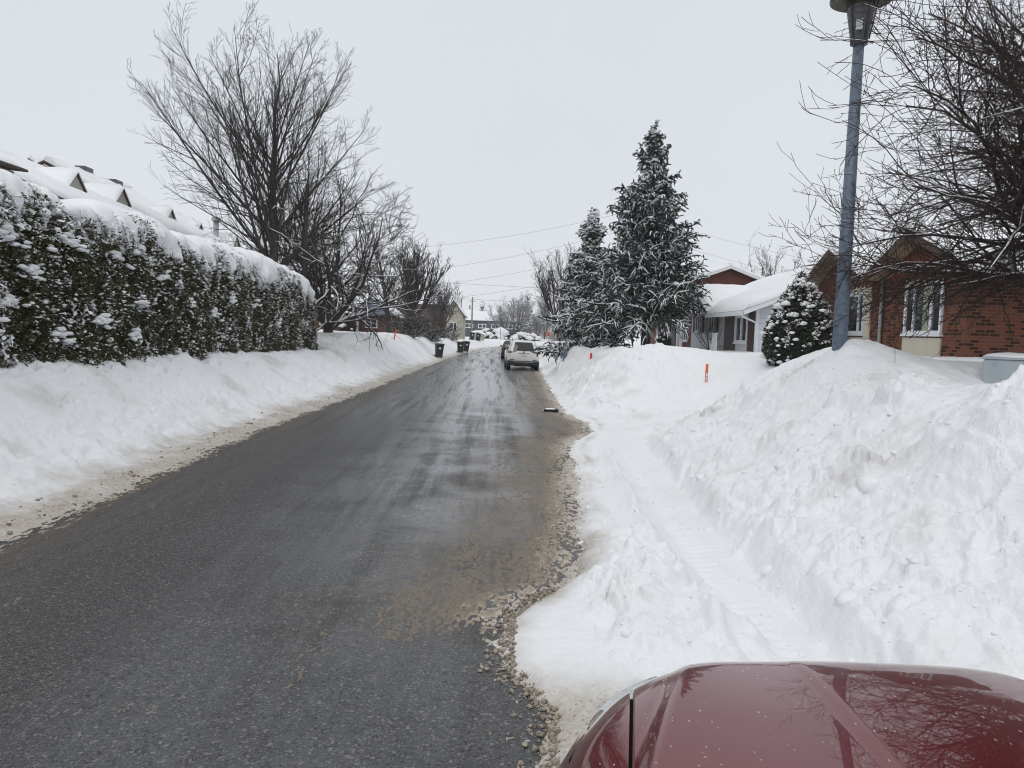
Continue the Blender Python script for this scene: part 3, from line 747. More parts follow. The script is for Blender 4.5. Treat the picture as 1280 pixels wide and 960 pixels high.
def spruce(name, label, loc, height, rad, rng, snow=.55, mats=('bark_dark', 'spruce'), group=None, detail=1.0, low=.04, droop=.30, cat='tree', tw=.05, cone=.8):
    t = tag(empty(name, loc), label, cat, group)
    tubes('trunk', [(trunk_line(np.array([0, 0, -.5]), np.array([0, 0, height * .97]), 8, rng, .02), R_lin(8, .022 * height, .012), 7)], MAT[mats[0]], t)
    zs = []; z = low * height
    while z < height * .985:
        zs.append(z); z += (.040 * height * (1 - .55 * z / height)) / max(.6, detail)
    B = []; L = []
    for z in zs:
        f = z / height; prof = (1 - f) ** cone * (1 if f > .10 else .8 + 2 * f) * rad
        nb = int(9 * (1 - .45 * f)); off = rng.random() * 6.28
        for i in range(nb):
            B.append((z + rng.normal(0, .012 * height), off + i * 2 * pi / nb + rng.normal(0, .2), f)); L.append(max(.12, prof * rng.choice([rng.uniform(.45, .8), rng.uniform(.8, 1.28)])) + .06)
    B = np.array(B); L = np.array(L); n = 6
    # branch dips, then lifts at its tip; young top branches climb
    el0 = np.where(B[:, 2] > .75, radians(38), radians(4)) - droop * (1 - B[:, 2]) + rng.normal(0, .10, len(B))
    p = np.stack([0 * L, 0 * L, B[:, 0]], -1); out = [p]
    for i in range(n - 1):
        el = el0 - .22 * (1 - B[:, 2]) + .5 * (i / (n - 2)) ** 2 * (.5 + .5 * (1 - B[:, 2]))
        p = p + np.stack([np.cos(el) * np.cos(B[:, 1]), np.cos(el) * np.sin(B[:, 1]), np.sin(el)], -1) * (L / (n - 1))[:, None]; out.append(p)
    P1 = np.stack(out, 1); R1 = np.linspace(1, .3, n)[None] * (.008 + .010 * L)[:, None]
    ns = max(5, int(17 * detail))
    P2, R2 = grow(P1, R1, ns, .12, 1., 58, .34, 4, rng, -.35, .10, 1., .01, taper=.62, flat=.75)
    P3, R3 = grow(P2, R2, 3, .2, 1., 55, .55, 3, rng, -.8, .15, 1., .01, taper=.3)
    f4 = np.array([.75, 1.0, .8, .12]); f3 = np.array([.8, 1., .12])
    s2 = tw * rng.uniform(.7, 1.2, (len(P2), 1)) * f4; s3 = tw * .85 * rng.uniform(.7, 1.2, (len(P3), 1)) * f3
    s1 = np.minimum(R1 + .6 * tw, tw)
    tubes('foliage', [(P1, s1, 4), (P2, s2, 3), (P3, s3, 3)], MAT[mats[1]], t, smooth=False)
    if snow:
        out = []
        for P, S in ((P2, s2), (P3, s3)):
            clump = fbm(P[:, 0, 0] * 1.4 + P[:, 0, 1] * .7, P[:, 0, 2] * 1.6 + P[:, 0, 1] * .8, 3, int(height * 10)) * .5 + .5
            ok = rng.random(len(P)) < snow * (.25 + 1.5 * ss(.38, .68, clump))
            Q = P[ok].copy(); Q[..., 2] += S[ok] * .8
            out.append((Q, S[ok] * rng.uniform(.5, 1.15, (ok.sum(), 1)), 4))
        ok = rng.random(len(P1)) < snow; Q = P1[ok].copy(); Q[..., 2] += .7 * tw; out.append((Q, s1[ok] * rng.uniform(.8, 1.3, (ok.sum(), 1)), 4))
        tubes('snow', out, MAT['snowp'], t)
        # heavier pads sagging on the outer half of the boughs
        k = rng.choice(len(P1), int(len(P1) * 1.6 * snow)); u_ = rng.uniform(.35, .98, (len(k), 1))
        q, _, _ = interp_poly(P1[k], R1[k], u_); q = q[:, 0] + np.array([0, 0, tw * .9]) + rng.normal(0, .05, (len(k), 3)) * np.array([1, 1, .3])
        sz = tw * 2.3 * np.exp(rng.normal(0, .4, (len(k), 1)))
        blobs('snow_clumps', q, sz * np.array([1.25, 1.0, .42]), MAT['snowp'], t, 1, rng, .3)
    return t

def leafy_shrub(name, label, loc, height, rx, ry, rng, n=2600, leaf=.09, mat='juniper', snow=90, pointed=.6, cat='shrub', group=None, snow_s=.09, sprays=0):
    t = tag(empty(name, loc), label, cat, group)
    f = rng.random(n) ** .9; az = rng.random(n) * 2 * pi
    def prof(f): return np.where(f < .28, .62 + .38 * np.sin(f / .28 * pi / 2), np.maximum(.02, (1 - ((f - .28) / .72) ** 1.6)) ** pointed)
    lump = 1 + .22 * fbm(az * 1.6, f * 5, 3, 5)
    r = prof(f) * lump * (1 - .38 * rng.random(n) ** 2)
    C = np.stack([np.cos(az) * r * rx, np.sin(az) * r * ry, f * height * (1 + .04 * rng.normal(size=n)) - .05], -1)
    out_ = norm(np.stack([np.cos(az), np.sin(az), .5 + 0 * az], -1))
    A = norm(out_ * .8 + rng.normal(0, .55, (n, 3)) + np.array([0, 0, .35])); Bv = norm(np.cross(A, rng.normal(size=(n, 3))))
    s = leaf * rng.uniform(.6, 1.4, (n, 1))
    quads('foliage', C, A * s, Bv * s * .38, MAT[mat], t)
    v, fc = ico(3); g = np.clip((v[:, 2] + 1) / 2, 0, 1)
    q = prof(g) * .72 / np.maximum(np.sqrt(1 - v[:, 2] ** 2), .15)
    V = np.stack([v[:, 0] * rx * q, v[:, 1] * ry * q, g * height * .9 - .1], -1)
    link_mesh('dark_core', np_mesh('dark_core', V, fc, True), MAT['cedar_core'], t)  # solid dark core added so that no light passes between the leaves
    if sprays:
        m = sprays; cl = fbm(az * 2.4, f * 7, 3, 9) + .25 * f; k = np.argsort(-cl + .35 * rng.random(len(cl)))[:m]
        C2 = C[k] + out_[k] * .03 + np.array([0, 0, .02]); A2 = norm(out_[k] * .6 + rng.normal(0, .5, (m, 3)) * np.array([1, 1, .5])); B2 = norm(np.cross(A2, rng.normal(size=(m, 3)) * .6 + np.array([0, 0, 1.])))
        s2 = leaf * rng.uniform(.6, 1.3, (m, 1)); quads('snow_laden_sprays', C2, A2 * s2, B2 * s2 * .5, MAT['snow_leaf'], t)
    if snow:
        f = rng.random(snow) ** .8; az = rng.random(snow) * 2 * pi; r = prof(f) * (.85 + .2 * rng.random(snow))
        P = np.stack([np.cos(az) * r * rx, np.sin(az) * r * ry, f * height + .02], -1)
        s = snow_s * np.exp(rng.normal(0, .65, snow))[:, None]
        blobs('snow', P, s * np.array([1.3, 1.1, .62]), MAT['snowp'], t, 1, rng, .25)
    return t

# ---- the long clipped cedar hedge on the left
def cedar_hedge():
    rng = np.random.default_rng(31)
    X0 = -7.25; Y0, Y1 = 3.5, 32.9; TH = 1.7
    t = tag(empty('cedar_hedge', (X0, 20, .9)), 'long clipped dark green cedar hedge under a thick snow cap', 'hedge')
    off = np.array([X0, 20, .9])
    def top(y): return 4.16 - .0 * y - 1.25 * np.clip((y - 27.0) / 5.9, 0, 1) ** 2.4
    def zb(y): return np.interp(y, HLT[:, 0], HLT[:, 1]) - .55
    def surf(y, h):
        """front face point for y along and h 0..1.35 (beyond 1 it runs over the top)"""
        tp = top(y); b = zb(y); H = tp - b
        cr = .55                                    # radius of the rounded shoulder
        a = np.clip((h - (1 - cr / H)) / (cr / H), 0, 1.0) * pi / 2
        z = np.where(h < 1 - cr / H, b + h * H, tp - cr + cr * np.sin(a))
        x = X0 - np.where(h < 1 - cr / H, .12 * h, .12 + cr * (1 - np.cos(a)))
        x = np.where(h > 1, X0 - .67 - (h - 1) * H, x)
        # rounded far end
        en = np.clip((y - (Y1 - 1.3)) / 1.3, 0, 1); x = x - (1 - np.sqrt(1 - en ** 2)) * .95
        bulge = .24 * fbm(y * .45, z * .5, 3, 77) + .14 * fbm(y * 1.7, z * 1.7, 3, 78) + .07 * fbm(y * 4, z * 4, 2, 79)
        nx = np.where(h < 1 - cr / H, 1., np.cos(a)); nz = np.where(h < 1 - cr / H, 0., np.sin(a))
        return np.stack([x + nx * bulge, y, z + nz * bulge], -1), np.stack([nx, 0 * y + en * .8, nz], -1)
    # inner dark mass, added to block light behind the sprays
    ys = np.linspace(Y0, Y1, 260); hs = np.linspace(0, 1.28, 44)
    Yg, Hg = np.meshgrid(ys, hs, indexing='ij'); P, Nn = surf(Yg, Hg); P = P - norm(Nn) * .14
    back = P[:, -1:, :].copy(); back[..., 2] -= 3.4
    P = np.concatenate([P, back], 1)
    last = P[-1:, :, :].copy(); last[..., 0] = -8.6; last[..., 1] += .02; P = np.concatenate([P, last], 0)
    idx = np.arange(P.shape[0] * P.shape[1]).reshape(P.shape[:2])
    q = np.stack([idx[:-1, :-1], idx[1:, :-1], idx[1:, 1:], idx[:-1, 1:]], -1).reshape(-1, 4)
    link_mesh('dark_core', np_mesh('dark_core', P.reshape(-1, 3) - off, q, True), MAT['cedar_core'], t)
    # sprays of scale leaves
    n = 290000
    y = Y0 + (Y1 - Y0) * rng.random(n) ** 1.15; h = rng.random(n) * 1.05
    P, Nn = surf(y, h)
    dens = fbm(y * 1.1, h * 3.2, 3, 91)
    dep = -.16 + .24 * rng.random(n) + .10 * dens
    P = P + norm(Nn) * dep[:, None]
    A = norm(norm(Nn) * .55 + rng.normal(0, .5, (n, 3)) + np.array([0, 0, -.25])); Bv = norm(np.cross(A, rng.normal(size=(n, 3))))
    s = (.043 * rng.uniform(.5, 1.5, n))[:, None]
    quads('foliage', P - off, A * s, Bv * s * .30, MAT['cedar'], t)
    # the end face
    m = 9000; xx = rng.uniform(-8.5, X0 - .6, m); zz = zb(Y1) + rng.random(m) * (top(Y1) - zb(Y1))
    P = np.stack([xx, Y1 - .25 + .3 * rng.random(m), zz], -1); A = norm(rng.normal(0, .6, (m, 3)) + np.array([0, .5, -.2])); Bv = norm(np.cross(A, rng.normal(size=(m, 3)))); s = (.07 * rng.uniform(.6, 1.4, m))[:, None]
    quads('end_foliage', P - off, A * s, Bv * s * .42, MAT['cedar'], t)
    # snow caught on the sprays: ragged clumps, thicker towards the top
    n = 190000; y = Y0 + (Y1 - Y0) * rng.random(n) ** 1.1; h = rng.random(n)
    c = fbm(y * 1.5, h * 5.5, 4, 55) + .45 * fbm(y * 5, h * 14, 2, 56)
    lim = .36 - .70 * ss(.68, .97, h + .10 * fbm(y * .8, h * 0, 3, 58)) - .10 * ss(17, 32, y) - .10 * ss(13, 7, y) * ss(.2, .5, h)
    ok = (c > lim) & (rng.random(n) < .5) | (rng.random(n) < .11)
    y, h = y[ok], h[ok]; P, Nn = surf(y, h); n = len(y)
    P = P + norm(Nn) * (.0 + .10 * rng.random(n))[:, None]
    A = norm(norm(Nn) * .5 + rng.normal(0, .5, (n, 3)) * np.array([1, 1, .5]) + np.array([0, 0, -.15])); Bv = norm(np.cross(A, rng.normal(size=(n, 3)) * .6 + np.array([0, 0, 1.])))
    s = (.029 * np.exp(rng.normal(0, .45, n)))[:, None] * (1 + .5 * ss(.7, 1., h))[:, None]
    quads('snow_laden_sprays', P - off, A * s, Bv * s * .55, MAT['snow_leaf'], t)
    k = rng.random(n) < .15; P = P[k]; n = len(P)
    s = np.exp(rng.normal(np.log(.018), .5, n))[:, None] * (1 + 1.0 * ss(.72, 1., h[k]))[:, None]
    blobs('snow_clumps', P - off, s * np.array([.8, 1.25, .6]), MAT['snowp'], t, 1, rng, .5, rot=False)
    # bigger ledges of snow resting on bent branches
    led = [(10.6, .70, .55), (11.8, .74, .42), (12.4, .60, .3), (13.5, .78, .5), (15.2, .76, .4), (16.0, .52, .28), (17.2, .70, .3), (12.0, .45, .34), (11.2, .35, .4), (13.0, .30, .3), (14.2, .38, .32), (15.6, .30, .25), (18.6, .55, .3), (20.3, .48, .34), (21.5, .62, .28), (11.0, .52, .3), (24.0, .6, .3), (26.0, .45, .25)]
    PP = []; SS = []
    for (yy, hh, L) in led:
        k = 16; y = yy + rng.normal(0, L * .5, k); h = hh + rng.normal(0, .018, k) - .03 * np.abs(y - yy) / L
        P, Nn = surf(y, h); PP.append(P + norm(Nn) * .07); SS.append(rng.uniform(.045, .10, (k, 1)) * np.array([.8, 1.4, .42]))
    blobs('snow_ledges', np.concatenate(PP) - off, np.concatenate(SS), MAT['snowp'], t, 2, rng, .28, rot=False)
    # the cap: a draped sheet with a ragged lower edge
    ys = np.linspace(Y0, Y1 - .1, 620); hs = np.linspace(.70, 1.26, 60)
    Yg, Hg = np.meshgrid(ys, hs, indexing='ij'); P, Nn = surf(Yg, Hg)
    rag = fbm(Yg * .8, Hg * 1.5, 4, 66) * .22 + fbm(Yg * 6, Hg * 9, 3, 67) * .10
    th = .20 * ss(.80, 1.0, Hg + rag * 1.3) + .10 * fbm(Yg * .6, Hg * 2, 3, 68) * ss(.9, 1., Hg) - .12 * (1 - ss(.80, .88, Hg + rag))
    holes = ss(.34, .46, fbm(Yg * 2.4, Hg * 9, 3, 69)) * ss(1.02, .9, Hg); th = th - .3 * holes
    P = P + norm(Nn) * th[..., None]
    idx = np.arange(P.shape[0] * P.shape[1]).reshape(P.shape[:2])
    q = np.stack([idx[:-1, :-1], idx[1:, :-1], idx[1:, 1:], idx[:-1, 1:]], -1).reshape(-1, 4)
    q = q[(th.ravel()[q].max(1) > -.10)]
    link_mesh('snow_cap', np_mesh('snow_cap', P.reshape(-1, 3) - off, q, True), MAT['snowp'], t)
cedar_hedge()

# ---- bare trees of the left side
bare_tree('maple_tree', 'tall bare maple with many upswept limbs rising behind the hedge', (-9.75, 34, 1.2), 12.5, np.random.default_rng(27), 'fan', spread=1.1, trunk_r=.29, twig_r=.0064, bole=.16, detail=.95, limbs=24)
bare_tree('maple_tree', 'smaller leaning bare stem crowding the tall maple on its right', (-8.9, 34.6, 1.2), 8.4, np.random.default_rng(9), 'fan', spread=1.15, trunk_r=.20, twig_r=.0060, bole=.2, detail=.9, limbs=12, lean=(.4, 0))
bare_tree('spreading_tree', 'dark spreading bare tree with snow along its low crooked limbs at the hedge end', (-7.9, 37, 1.2), 8.2, np.random.default_rng(19), 'spread', ('bark_dark', 'bark_dark'), 1.0, .26, True, twig_r=.010, bole=.12, detail=1.05, limbs=9)
bare_tree('ash_tree', 'dark straight bare tree with a dense crown above the left orange stake', (-7.1, 52, 1.3), 6.6, np.random.default_rng(14), 'leader', ('bark_dark', 'bark_dark'), 1.0, .20, True, twig_r=.013, bole=.12, detail=.9)
bare_tree('stout_tree', 'thick trunked bare tree with a broad fan of pale branches by the dark brown house', (-7.4, 70, 1.2), 8.2, np.random.default_rng(16), 'vase', ('bark_dark', 'twig'), 1.15, .50, True, twig_r=.016, bole=.3, detail=.85, limbs=11)
bare_tree('maple_tree', 'slender pale bare tree just left of the stone gable', (-6.3, 96, .9), 7.4, np.random.default_rng(18), 'vase', ('bark_maple', 'twig'), .95, .2, False, twig_r=.020, bole=.2, detail=.75, limbs=9)
bare_tree('snowy_bush', 'low arching bush heaped with snow in front of the dark brown house', (-5.6, 66, .9), 2.3, np.random.default_rng(20), 'spread', ('bark_dark', 'bark_dark'), 1.15, .09, 1.6, cat='bush', twig_r=.014, bole=.05, detail=.9, limbs=14)
bare_tree('snowy_bush', 'rounded twiggy bush crusted with snow between the two dark tree trunks', (-6.6, 58, 1.0), 2.5, np.random.default_rng(22), 'spread', ('bark_dark', 'bark_dark'), 1.0, .09, 1.8, cat='bush', twig_r=.014, bole=.05, detail=.9, limbs=13)
bare_tree('snowy_bush', 'spindly snow-crusted bush below the stone gable', (-5.0, 82, .8), 2.4, np.random.default_rng(23), 'spread', ('bark_dark', 'twig'), 1.0, .10, 1.4, cat='bush', twig_r=.016, bole=.06, detail=.8, limbs=9)
leafy_shrub('conical_evergreen', 'dark columnar evergreen in front of the brown brick house', (-10.3, 55, 1.2), 2.6, .55, .55, np.random.default_rng(24), 1500, .12, 'juniper', 50, .8, group=None)

# ---- the two snow-laden spruces on the right
spruce('spruce_tree', 'tall snow-dusted spruce standing in front of the white house', (6.42, 32.3, 1.55), 9.35, 3.15, np.random.default_rng(41), .46, detail=1.5, low=.17, tw=.036, cone=.85, droop=.16)
spruce('spruce_tree', 'shorter snow-laden spruce with boughs down to the bank, left of the taller spruce', (4.55, 36.5, 1.25), 6.7, 2.40, np.random.default_rng(43), .80, detail=1.4, low=.08, tw=.042, cone=.80, droop=.40)
bare_tree('bare_tree', 'thin bare tree showing behind the left edge of the shorter spruce', (4.9, 58, 1.0), 7.0, np.random.default_rng(45), 'vase', ('bark_maple', 'twig'), 1.15, .15, False, twig_r=.012, bole=.2, detail=.85, limbs=9)
bare_tree('bare_tree', 'small bare tree above the snowy roof of the white house', (23.5, 66, 2.0), 8.4, np.random.default_rng(47), 'vase', ('bark_dark', 'twig'), .62, .14, False, twig_r=.010, bole=.3, detail=.6, limbs=6)
bare_tree('bare_shrub', 'leafless shrub in front of the white house window', (8.75, 31.0, 1.6), 1.25, np.random.default_rng(48), 'vase', ('bark_dark', 'twig'), 1.3, .03, False, cat='bush', twig_r=.004, bole=.05, detail=.5, limbs=10)
leafy_shrub('cedar_shrub', 'round dark evergreen shrub blotched with snow beside the lamp post', (8.30, 20.7, 1.35), 2.45, .98, .95, np.random.default_rng(50), 15000, .055, 'juniper', 420, .85, snow_s=.036, sprays=2600)
leafy_shrub('small_shrub', 'small dark shrub by the white door of the brown house', (9.0, 40.5, 1.5), .95, .42, .42, np.random.default_rng(52), 900, .08, 'juniper', 22, .8)

# ---- weeping crab apple at the right edge
def crabapple():
    rng = np.random.default_rng(61)
    t = tag(empty('crabapple_tree', (7.75, 9.9, 1.3)), 'weeping bare crab apple with shrivelled fruit reaching in from the right', 'tree')
    T = trunk_line(np.array([0, 0, -.6]), np.array([-.1, 0, 1.5]), 5, rng, .03); TR = R_lin(5, .24, .19)
    nl = 26; az = (np.arange(nl) + rng.random(nl) * .9) * 2 * pi / nl + pi
    tilt = np.radians(np.where(np.arange(nl) % 3 == 0, rng.uniform(15, 45, nl), rng.uniform(45, 72, nl)))
    ex = 11; nl += ex                                # low limbs leaning out towards the street and the house front
    az = np.concatenate([az, np.radians(rng.uniform(140, 265, ex))]); tilt = np.concatenate([tilt, np.radians(rng.uniform(62, 80, ex))])
    D = np.stack([np.sin(tilt) * np.cos(az), np.sin(tilt) * np.sin(az), np.cos(tilt)], -1)
    zst = rng.uniform(-.5, 2.0, (nl, 1)); zst[-ex:] = rng.uniform(.0, .7, (ex, 1))
    ln = rng.uniform(2.6, 3.7, nl); p = np.repeat(np.array([[-.1, 0, 1.4]]), nl, 0) + np.array([0, 0, 1]) * zst; out = [p]
    for i in range(8):
        D = norm(D + np.array([0, 0, .25 - .07 * i]) * .5 + .19 * rng.normal(size=D.shape)); p = p + D * (ln / 8)[:, None]; out.append(p)
    lead = trunk_line(np.array([-.1, 0, 1.4]), np.array([.1, .1, 3.9]), 5, rng, .06)
    P1 = np.stack(out, 1); R1 = np.linspace(1, .2, 9)[None] * rng.uniform(.026, .055, nl)[:, None]
    kp = P1[:, :, 2].min(1) > .2; kp &= P1[:, -1, 2] > 1.25; P1, R1 = P1[kp], R1[kp]
    P2, R2 = grow(P1, R1, 19, .12, 1., 42, .46, 7, rng, -.25, .12, .6, .005, taper=.35, flat=.35, lvar=.2)
    kp = P2[:, :, 2].min(1) > .85; P2, R2 = P2[kp], R2[kp]
    P3, R3 = grow(P2, R2, 6, .1, 1., 38, .58, 6, rng, .15, .13, .65, .0035, taper=.3, flat=.2)
    kp = P3[:, :, 2].min(1) > .85; P3, R3 = P3[kp], R3[kp]
    P4, R4 = grow(P3, R3, 2, .2, 1., 42, .45, 4, rng, .4, .12, .7, .003, taper=.3)
    tubes('trunk', [(T, TR, 9), (lead, R_lin(5, .17, .05), 7), (P1, R1, 6)], MAT['bark_crab'], t)
    tubes('crown', [(P2, np.maximum(R2, .005), 4), (P3, np.maximum(R3, .0040), 3), (P4, np.maximum(R4, .0034), 3)], MAT['bark_crab'], t)
    sn = snow_on([(P1, R1, 5)], rng, .9, .8, .8, .9) + snow_on([(P2, R2, 4)], rng, .16, .6, 1.0, 1.0)
    # pads of snow on the crowded inner limbs
    tubes('snow', sn, MAT['snowp'], t)
    k = rng.choice(len(P3), 260); q = P3[k, -2] + rng.normal(0, .02, (260, 3)) - np.array([0, 0, .02])
    blobs('fruit', q, np.full((260, 3), .012) * rng.uniform(.7, 1.3, (260, 1)), MAT['berry'], t, 1, rng, .1)
crabapple()

# ---- the far end of the street
far = np.random.default_rng(71)
spruce('spruce_tree', 'narrow hazy spruce rising among the frosted trees at the street end', (7.2, 172, .6), 10.2, 2.3, np.random.default_rng(72), .45, detail=.7, tw=.13, low=.05)
spruce('spruce_tree', 'tiny distant spruce above the far slate blue house', (-3.3, 215, 1.), 9.5, 2.6, np.random.default_rng(73), .4, detail=.6, tw=.15, low=.05)
for i, (x, y, h, sp, lab) in enumerate([
    (1.6, 150, 6.6, 1.1, 'frosted bare tree left of the far spruce, in front of the slate blue house'),
    (4.6, 146, 8.6, .9, 'tallest frosted bare tree, with two stems, right above the white car'),
    (11.0, 165, 9.0, 1.0, 'frosted bare tree just right of the far spruce'),
    (14.6, 160, 8.4, 1.15, 'broad frosted bare tree behind the stop signs'),
    (8.4, 150, 5.0, 1.2, 'low frosted bare tree under the far spruce'),
    (18.5, 150, 7.4, 1.15, 'frosted bare tree half hidden by the boughs of the shorter spruce')]):
    bare_tree('frosted_tree', lab, (x, y, .5), h, np.random.default_rng(80 + i), 'vase', ('bark_maple', 'twig_frost'), sp, .17, False, 'frosted trees at the far end of the street', twig_r=.022, bole=.12, detail=.85, limbs=9)
for i, (x, y, r, h, lab) in enumerate([(-1.2, 139, 1.9, 2.1, 'dark rounded evergreen bush behind the snow-capped shed'), (2.0, 141, 2.2, 1.7, 'low dark evergreen bush right of the far utility poles'), (6.0, 143, 2.6, 1.6, 'wide low bush behind the white car roof')]):
    leafy_shrub('evergreen_bush', lab, (x, y, .4), h, r, 1.2, np.random.default_rng(90 + i), 1500, .22, 'juniper', 90, .5, cat='bush', snow_s=.22, group='bushes along the far bend')
bare_tree('frosted_bush', 'frosted thicket of twigs behind the stop signs', (12.5, 140, .5), 3.2, np.random.default_rng(95), 'spread', ('bark_maple', 'twig_frost'), 1.2, .08, False, None, 'bush', twig_r=.024, bole=.05, detail=.9, limbs=16)
# ------------------------------------------------------------------ buildings
def snow_slab(name, c, th, parent, mat='snowp', seed=1, nu=40, nv=14, edge=.16):
    """snow lying on a four-cornered roof face c = [eaveA, eaveB, ridgeB, ridgeA] (local coordinates); rounded, slightly uneven"""
    c = [np.array(p, float) for p in c]
    u = np.linspace(0, 1, nu)[:, None, None]; v = np.linspace(0, 1, nv)[None, :, None]
    P = (c[0] * (1 - u) + c[1] * u) * (1 - v) + (c[3] * (1 - u) + c[2] * u) * v
    U, V_ = np.broadcast_arrays(u[..., 0], v[..., 0])
    lu = np.linalg.norm(c[1] - c[0]); lv = np.linalg.norm(c[3] - c[0])
    d = np.minimum(np.minimum(U, 1 - U) * lu, np.minimum(V_, 1.35 - V_) * lv)
    h = th * np.sqrt(np.clip(1 - (1 - np.clip(d / edge, 0, 1)) ** 2, 0, 1)) * (.82 + .5 * fbm(P[..., 0] * .6 + seed * 7, P[..., 1] * .6 + P[..., 2], 3, seed)) + .006
    T = P.copy(); T[..., 2] += h
    out = (U - .5) * 2; T = T
    V = np.concatenate([P.reshape(-1, 3) + [0, 0, .004], T.reshape(-1, 3)])
    i = np.arange(nu * nv).reshape(nu, nv); n = nu * nv
    q = [np.stack([i[:-1, :-1], i[1:, :-1], i[1:, 1:], i[:-1, 1:]], -1).reshape(-1, 4) + n]
    for a in (i[0], i[-1], i[:, 0], i[:, -1]):
        q.append(np.stack([a[:-1], a[1:], a[1:] + n, a[:-1] + n], -1))
    q.append(np.stack([i[:-1, :-1], i[:-1, 1:], i[1:, 1:], i[1:, :-1]], -1).reshape(-1, 4))
    return link_mesh(name, np_mesh(name, V, np.concatenate(q), True), MAT[mat], parent)

def window(parent, face, a0, a1, z0, z1, at, mullions=(), frame='white', fw=.06, curtain=None, sill=True, proud=.05, bars=()):
    """face '-x' (plane x=at, a along y) or '-y' (plane y=at, a along x)"""
    def bx(mb, b0, b1, w0, w1, d0, d1):
        if face == '-x': mb.box(at - d1, at - d0, b0, b1, w0, w1)
        else: mb.box(b0, b1, at - d1, at - d0, w0, w1)
    f = MB()
    bx(f, a0, a1, z1 - fw, z1, -.02, proud); bx(f, a0, a1, z0, z0 + fw, -.02, proud)
    bx(f, a0, a0 + fw, z0 + fw, z1 - fw, -.02, proud); bx(f, a1 - fw, a1, z0 + fw, z1 - fw, -.02, proud)
    for m in mullions:
        p = a0 + (a1 - a0) * m; bx(f, p - fw * .5, p + fw * .5, z0 + fw, z1 - fw, -.02, proud * .9)
    for m in bars:
        p = z0 + (z1 - z0) * m; bx(f, a0 + fw, a1 - fw, p - fw * .3, p + fw * .3, -.015, proud * .6)
    o = f.build('window', MAT[frame], parent)
    g = MB(); bx(g, a0 + fw * .8, a1 - fw * .8, z0 + fw * .8, z1 - fw * .8, .0, .012); g.build('pane', MAT['glass'], o)
    if curtain:
        g = MB(); c0, c1 = curtain; w = (a1 - a0); bx(g, a0 + c0 * w, a0 + c1 * w, z0 + fw, z1 - fw, .0, .014); g.build('curtain', MAT['curtain'], o)
    if sill:
        g = MB(); bx(g, a0 - .04, a1 + .04, z0 - .05, z0 - .003, -.02, proud + .03); g.build('sill', MAT[frame], o)
        g = MB(); bx(g, a0 - .02, a1 + .02, z0 - .001, z0 + .025, proud, proud + .028); s = g.build('sill_snow', MAT['snowp'], o)
    return o

